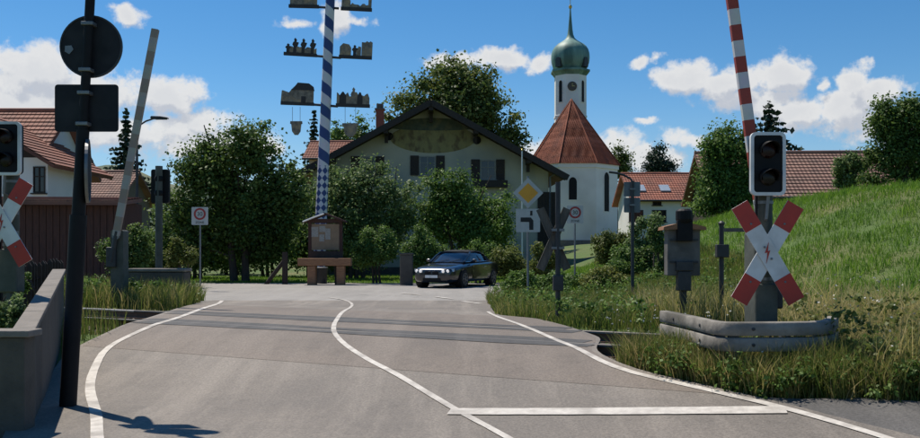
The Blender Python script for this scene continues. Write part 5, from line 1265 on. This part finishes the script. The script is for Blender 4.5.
for i, (px, py, rx, ry, Y, lab) in enumerate(((450, 256, 20, 18, 39, 'low hedge bush right behind the car roof'), (480, 258, 22, 18, 38.5, 'low hedge bush behind the boot of the car'), (508, 260, 20, 20, 37.5, 'yellowish hedge bush just left of the priority sign'))):
    bush(lab, Y, px, py, rx, ry, 3600, .15, lf_olive if i == 2 else lf_mid, 'hedge_bush', 'bush', 'hedge behind the car')
bush('tall dark shrub behind the rear cross', 36, 543, 262, 18, 26, 3400, .16, lf_olive)
bush('leafy shrub spilling onto the road edge right of the car', 26.5, 517, 287, 20, 17, 3600, .13, lf_mid)
bush('round dull green bush in front of the church wall', 34, 614, 245, 22, 25, 5600, .15, lf_olive)
bush('bright yellow green bush in front of the church', 27, 603, 276, 22, 18, 4600, .12, leafmat('lime_leaves', (0.10, 0.13, 0.02), (0.18, 0.20, 0.035), (0.27, 0.27, 0.08)))
bush('mid green bush beside the tall grey pole', 29, 626, 268, 22, 24, 4600, .13, lf_mid)
bush('flowering pale bush behind the tall grey pole', 33, 647, 236, 19, 24, 4200, .15, lf_pale)
bush('low mid green bush at the edge of the church lawn', 30, 579, 284, 20, 16, 3600, .13, lf_mid)
bush('dark green bush right of the tall grey pole', 29, 642, 262, 18, 22, 3600, .14, lf_dark)
bush('wide leafy shrub at the foot of the priority sign', 28, 548, 284, 20, 18, 4000, .13, lf_mid)
bush('upright dark conifer bush left of the relay box', 27, 659, 252, 13, 27, 3400, .12, lf_dark, lobes=[(659, 256, 13, 22), (658, 240, 9, 16)])
tree('broadleaf_tree', 'tall dark tree between the farmhouse and the right signal', 'tree', 42, 728, 235,
     [(730, 175, 27, 42), (712, 158, 17, 24), (748, 168, 16, 44), (705, 140, 16, 16), (728, 140, 18, 16), (712, 195, 20, 26), (742, 200, 20, 26)], 15000, .24, lf_mid, .16, 9, (.35, .75), branches=18)
spruce('dark spruce top peeping over the right signal light', 60, 769, 100, 85, 16000)
spruce('slim dark spruce left of the striped barrier on the left', 75, 126, 108, 40, 9000)
spruce('dark spruce top showing beside the maypole stripes', 88, 314, 108, 30, 6000)
tree('linden_tree', 'huge rounded tree rising behind the gabled house', 'tree', 80, 455, 200,
     [(455, 105, 46, 42), (425, 95, 26, 26), (480, 95, 32, 30), (445, 72, 24, 16), (500, 130, 24, 30), (410, 115, 24, 24), (470, 78, 20, 14), (512, 150, 14, 22), (398, 125, 14, 16)], 22000, .50, lf_linden, .45, 3.2, (.8, 1.7), branches=20)
tree('broadleaf_tree', 'far rounded tree behind the roof beside the maypole', 'tree', 92, 352, 170, [(350, 130, 20, 17), (338, 135, 14, 14), (366, 135, 10, 16), (345, 150, 24, 14)], 5000, .45, lf_mid, .2, 4, (.6, 1.2))
tree('pine_tree', 'far dark pine above the farmhouse roof', 'tree', 100, 659, 190, [(659, 163, 13, 13), (652, 168, 9, 9), (668, 168, 8, 8), (660, 152, 6, 6)], 4000, .42, lf_spruce, .2, 4, (.5, 1.1))
tree('broadleaf_tree', 'far pale tree peeping out behind the church roof', 'tree', 110, 616, 180, [(615, 158, 14, 12), (622, 165, 10, 10)], 3000, .45, lf_linden, .2, 4, (.6, 1.2))
tree('broadleaf_tree', 'tall dark tree on the grassy bank cut by the right edge', 'tree', 34, 905, 195,
     [(905, 140, 22, 34), (922, 125, 18, 34), (890, 150, 18, 30), (882, 128, 15, 22), (872, 165, 16, 22), (915, 165, 24, 24), (940, 140, 24, 40), (886, 112, 8, 12), (912, 103, 9, 12)], 16000, .20, lf_dark, .14, 9, (.28, .62), branches=18)
bush('loose grey green bush on the bank beside the barn roof', 35, 847, 168, 16, 22, 3600, .17, lf_pale, lobes=[(850, 170, 16, 18), (838, 162, 9, 14), (858, 158, 12, 18), (845, 182, 18, 10)])
bush('dark shrub at the foot of the left barrier arm', 27, 128, 248, 26, 30, 4500, .14, lf_dark, lobes=[(124, 240, 20, 22), (140, 235, 14, 28), (112, 260, 18, 22), (138, 262, 18, 18)])
bush('brownish shrub beside the zone sign under the left tree', 33, 182, 255, 15, 18, 2600, .14, lf_olive)
bush('dark shrub filling the shade beneath the left tree', 46, 195, 250, 34, 30, 5000, .22, lf_dark, lobes=[(195, 240, 32, 30), (170, 225, 18, 40), (220, 250, 24, 20)])
bush('dark background bush behind the braced post', 50, 268, 240, 30, 26, 4500, .24, lf_dark)
bush('dark background bush behind the left tree trunks', 54, 232, 246, 34, 22, 4800, .26, lf_dark)
bush('dark background bush behind the clipped bushes', 52, 350, 246, 34, 22, 4800, .26, lf_dark)
bush('dark background bush behind the far left signal', 50, 160, 244, 30, 26, 4600, .24, lf_dark)
bush('dark background bush behind the notice board', 48, 312, 244, 26, 24, 4200, .22, lf_dark)
bush('leafy garden plant behind the near end of the concrete wall', 9.0, 6, 305, 20, 18, 1500, .055, lf_pale, 'garden_plant', 'plant')
bush('white flowered plant beneath the left crossing cross', 11.5, 22, 276, 10, 9, 700, .05, lf_mid, 'garden_plant', 'plant')

# ------------------------------------------------------------------ grasses
def grass_mat(name, *c): return leafmat(name, *c, trans=0.5, rough=0.6)
gm_verge = grass_mat('verge_grass', (0.075, 0.125, 0.022), (0.165, 0.195, 0.042), (0.42, 0.33, 0.14))
gm_mound = grass_mat('meadow_grass', (0.070, 0.165, 0.014), (0.145, 0.270, 0.026), (0.250, 0.350, 0.055))
gm_straw = grass_mat('dry_tall_grass', (0.16, 0.195, 0.045), (0.42, 0.35, 0.125), (0.64, 0.52, 0.26))
def blades(x, y, h, w, tint, z=None, lean=0.35):
    n = len(x); z = gz(x, y) - 0.03 - 0.15 * (np.abs(qof(x, y)) < 1.8) if z is None else z
    a = rng.uniform(0, 2 * math.pi, n); ca, sa = np.cos(a), np.sin(a)
    b = rng.uniform(0, 2 * math.pi, n); l = rng.random(n) * lean * h; bx, by = np.cos(b) * l, np.sin(b) * l
    w = np.broadcast_to(w, (n,)) / 2
    V = np.stack([np.stack([x - ca * w, y - sa * w, z], 1), np.stack([x + ca * w, y + sa * w, z], 1),
                  np.stack([x - ca * w * .75 + bx * .35, y - sa * w * .75 + by * .35, z + h * .6], 1), np.stack([x + ca * w * .75 + bx * .35, y + sa * w * .75 + by * .35, z + h * .6], 1),
                  np.stack([x + bx, y + by, z + h * (1 - .25 * (l / h) ** 2)], 1)], 1).reshape(-1, 3)
    f = np.array([[0, 1, 2], [1, 3, 2], [2, 3, 4]]); Fc = (f[None] + 5 * np.arange(n)[:, None, None]).reshape(-1, 3)
    return V, Fc, np.repeat(np.clip(tint, 0, 1), 5)
def vnoise(x, y, sc, seed=0):
    return (np.sin(x * sc + seed) * np.cos(y * sc * 1.13 + seed * 2.1) + np.sin((x + y) * sc * 1.7 + seed * 1.3) * .6 + np.sin((x * 1.9 - y * 2.3) * sc + seed * .7) * .5) / 2.1
def field(n, x0, x1, y0, y1, keep):
    x = rng.uniform(x0, x1, n); y = rng.uniform(y0, y1, n); k = keep(x, y); return x[k], y[k]
def grow(name, label, x, y, h0, h1, w, m, tb=0.5, ts=0.2, ns=1.2, nh=0.35, lean=0.4, seed=0):
    nz = vnoise(x, y, ns, seed); h = rng.uniform(h0, h1, len(x)) * (1 + nh * nz)
    t = tb + ts * rng.standard_normal(len(x)) + 0.22 * vnoise(x, y, ns * .6, seed + 5)
    V, Fc, ti = blades(x, y, h, w * rng.uniform(.6, 1.3, len(x)), t, lean=lean)
    stuff(npmesh(name, V, Fc, m, tint=ti), label, 'grass')
# left verge beyond the track
x, y = field(95000, -17, -4, 14, Y_END + 1.2, lambda x, y: (qof(x, y) > 1.75) & (x < XL(y) - .03 - .10 * vnoise(x, y, 3)) & (y < Y_END + .5 + .5 * vnoise(x, y, 1.1)) & (x > -.62 * y))
grow('verge_grass', 'tall green and straw verge grass beyond the track on the left', x, y, .28, .66, .014, gm_verge, .42, .26, lean=.7)
# right verge beyond the track
x, y = field(90000, .3, 8, 10, 30, lambda x, y: (qof(x, y) > 1.75) & (x > XR(y) + .03 + .12 * vnoise(x, y, 2.3)) & (x < .36 * y) & ((y < Y_END + 1.6 + .5 * vnoise(x, y, 1.0)) | (x > 4.5)))
grow('verge_grass', 'tall green and straw verge grass beyond the track on the right', x, y, .14, .42, .014, gm_verge, .38, .24, seed=3, lean=.8)
# near right bank round the guard rail
def beyond_path(x, y):
    o = np.argsort(PATH_FAR[:, 0]); return y > np.interp(x, PATH_FAR[o, 0], PATH_FAR[o, 1]) + .06 * np.sin(x * 7) + .05 * np.sin(x * 17 + 1)
x, y = field(60000, 1.2, 7, 6.0, 11.6, lambda x, y: beyond_path(x, y) & (x > XR(y) + .03) & (qof(x, y) < np.where(x < 2.7, -1.75, -1.0)))
grow('verge_grass', 'rough green verge grass round the foot of the guard rail', x, y, .16, .44, .011, gm_verge, .54, .28, ns=2.2, seed=7, lean=.8)
x, y = field(22000, 1.7, 3.7, 7.0, 9.9, lambda x, y: beyond_path(x, y - .03) & (x > XR(y) + .04) & (qof(x, y) < -1.3))
grow('verge_grass', 'taller seed grass standing against the guard rail', x, y, .24, .50, .009, gm_verge, .58, .28, ns=2.8, seed=23, lean=.7)
x, y = field(26000, 3.3, 8, 5.6, 11, lambda x, y: beyond_path(x, y - .15) & (x > 3.45 + .25 * vnoise(x, y, 2.0)) & (qof(x, y) < 1.0))
grow('dry_grass', 'tall dry straw grass right of the guard rail', x, y, .34, .80, .008, gm_straw, .52, .26, ns=1.8, seed=9, lean=.8)
x, y = field(40000, 2.6, 14, 6, 16, lambda x, y: (qof(x, y) > 1.7) & (qof(x, y) < 5.2) & (x > 3.0))
grow('dry_grass', 'tall dry straw grass along the foot of the grassy bank', x, y, .35, .80, .012, gm_straw, .48, .26, ns=1.3, seed=11, lean=.8)
# left near tuft by the rails
x, y = field(9000, -8.5, -3.5, 8, 16, lambda x, y: (qof(x, y) < -1.15) & (qof(x, y) > -3.0) & (x < XL(y) - .02))
grow('verge_grass', 'green grass tuft between the near rail and the leaning post', x, y, .22, .55, .011, gm_verge, .32, .18, seed=13)
# the bank
x, y = field(330000, 2.8, 34, 9, 44, lambda x, y: (qof(x, y) > 3.4) & (x > 3.2) & (rng.random(len(x)) < np.clip(20 / y, .25, 1) * np.where(x < .6 * y + 1, 1, .55)))
grow('meadow_grass', 'lush green meadow grass covering the bank on the right', x, y, .09, .26, .017, gm_mound, .5, .18, ns=2.1, nh=.95, lean=1.0, seed=17)
# lawn beyond the street
x, y = field(26000, -24, 6, y_far + .3, 50, lambda x, y: (y > y_far + .35 + .012 * np.abs(x + 4) + .16 * np.maximum(0, x + 1)))
grow('lawn_grass', 'short lawn grass beyond the street', x, y, .06, .13, .03, gm_mound, .62, .15, ns=.5, seed=19)
# low weeds and white flower heads among the near grass
def weeds():
    def patch(n, x0, x1, y0, y1, keep, z0, z1, nl, leaf, m, label, cr=(.06, .16)):
        x, y = field(n, x0, x1, y0, y1, keep)
        C = np.stack([x, y, gz(x, y) + rng.uniform(z0, z1, len(x))], 1); V, Fc, ti = leaves(C, rng.uniform(cr[0], cr[1], len(x)), nl, leaf, .8)
        stuff(npmesh('weeds', V, Fc, m, tint=ti), label, 'weeds')
    patch(1500, 1.3, 5.6, 6.2, 10.5, lambda x, y: beyond_path(x, y + .02) & (x > XR(y) + .03) & (qof(x, y) < np.where(x < 2.7, -1.9, -1.2)), .03, .26, 24000, .042, lf_mid, 'small leafy weeds along the edge of the side path')
    patch(900, .5, 8, 12, 27, lambda x, y: (qof(x, y) > 1.9) & (x > XR(y) + .08) & (x < .34 * y) & (vnoise(x, y, .9, 2) > -.1), .05, .40, 15000, .065, lf_mid, 'leafy green weeds among the right verge grass beyond the track', (.10, .26))
    patch(700, -15, -5, 16, 27, lambda x, y: (qof(x, y) > 2.0) & (x < XL(y) - .1) & (x > -.6 * y) & (y < Y_END), .05, .50, 11000, .065, lf_mid, 'leafy green weeds among the left verge grass beyond the track', (.10, .26))
    patch(600, 3.4, 7.5, 6.4, 10.5, lambda x, y: beyond_path(x, y - .12) & (qof(x, y) < 1.5), .1, .6, 9000, .05, lf_olive, 'seedy weeds among the dry grass right of the guard rail', (.08, .2))
    x, y = field(420, 1.6, 8.5, 6.2, 12.5, lambda x, y: beyond_path(x, y - .1) & (x > XR(y) + .1))
    C = np.stack([x, y, gz(x, y) + np.where(x > 3.4, rng.uniform(.35, .85, len(x)), rng.uniform(.15, .42, len(x)))], 1); V, Fc, ti = leaves(C, np.full(len(x), .016), 1500, .022, .5)
    stuff(npmesh('wildflowers', V, Fc, mat('white_petals', (.62, .60, .52), (.5, .48, .38), 5, .7), tint=ti), 'scattered white wildflower heads in the verge grass', 'flowers')
weeds()

# ------------------------------------------------------------------ far hills
def hills():
    V = []; n = 90; rows = 6
    for j in range(rows):
        t = j / (rows - 1)
        for i in range(n):
            px = -500 + i * 1100 / (n - 1); Y = 1500 + 1500 * t
            hgt = (0.088 + .010 * math.sin(px * .021) + .006 * math.sin(px * .057 + 1)) * 2600 * sstep(0, .75, t) * float(1 - sstep(240, 420, px) * .75)
            V.append(((px - CX) / F * Y, Y, .8 + hgt))
    Fc = np.array([(j * n + i, j * n + i + 1, (j + 1) * n + i + 1, (j + 1) * n + i) for j in range(rows - 1) for i in range(n - 1)])
    struct(npmesh('hills', np.array(V), Fc, mat('wooded_hills', (0.07, 0.11, 0.07), (0.045, 0.08, 0.06), .01, 1.0, c3=(.14, .15, .08), s3=.004), smooth=True))
hills()
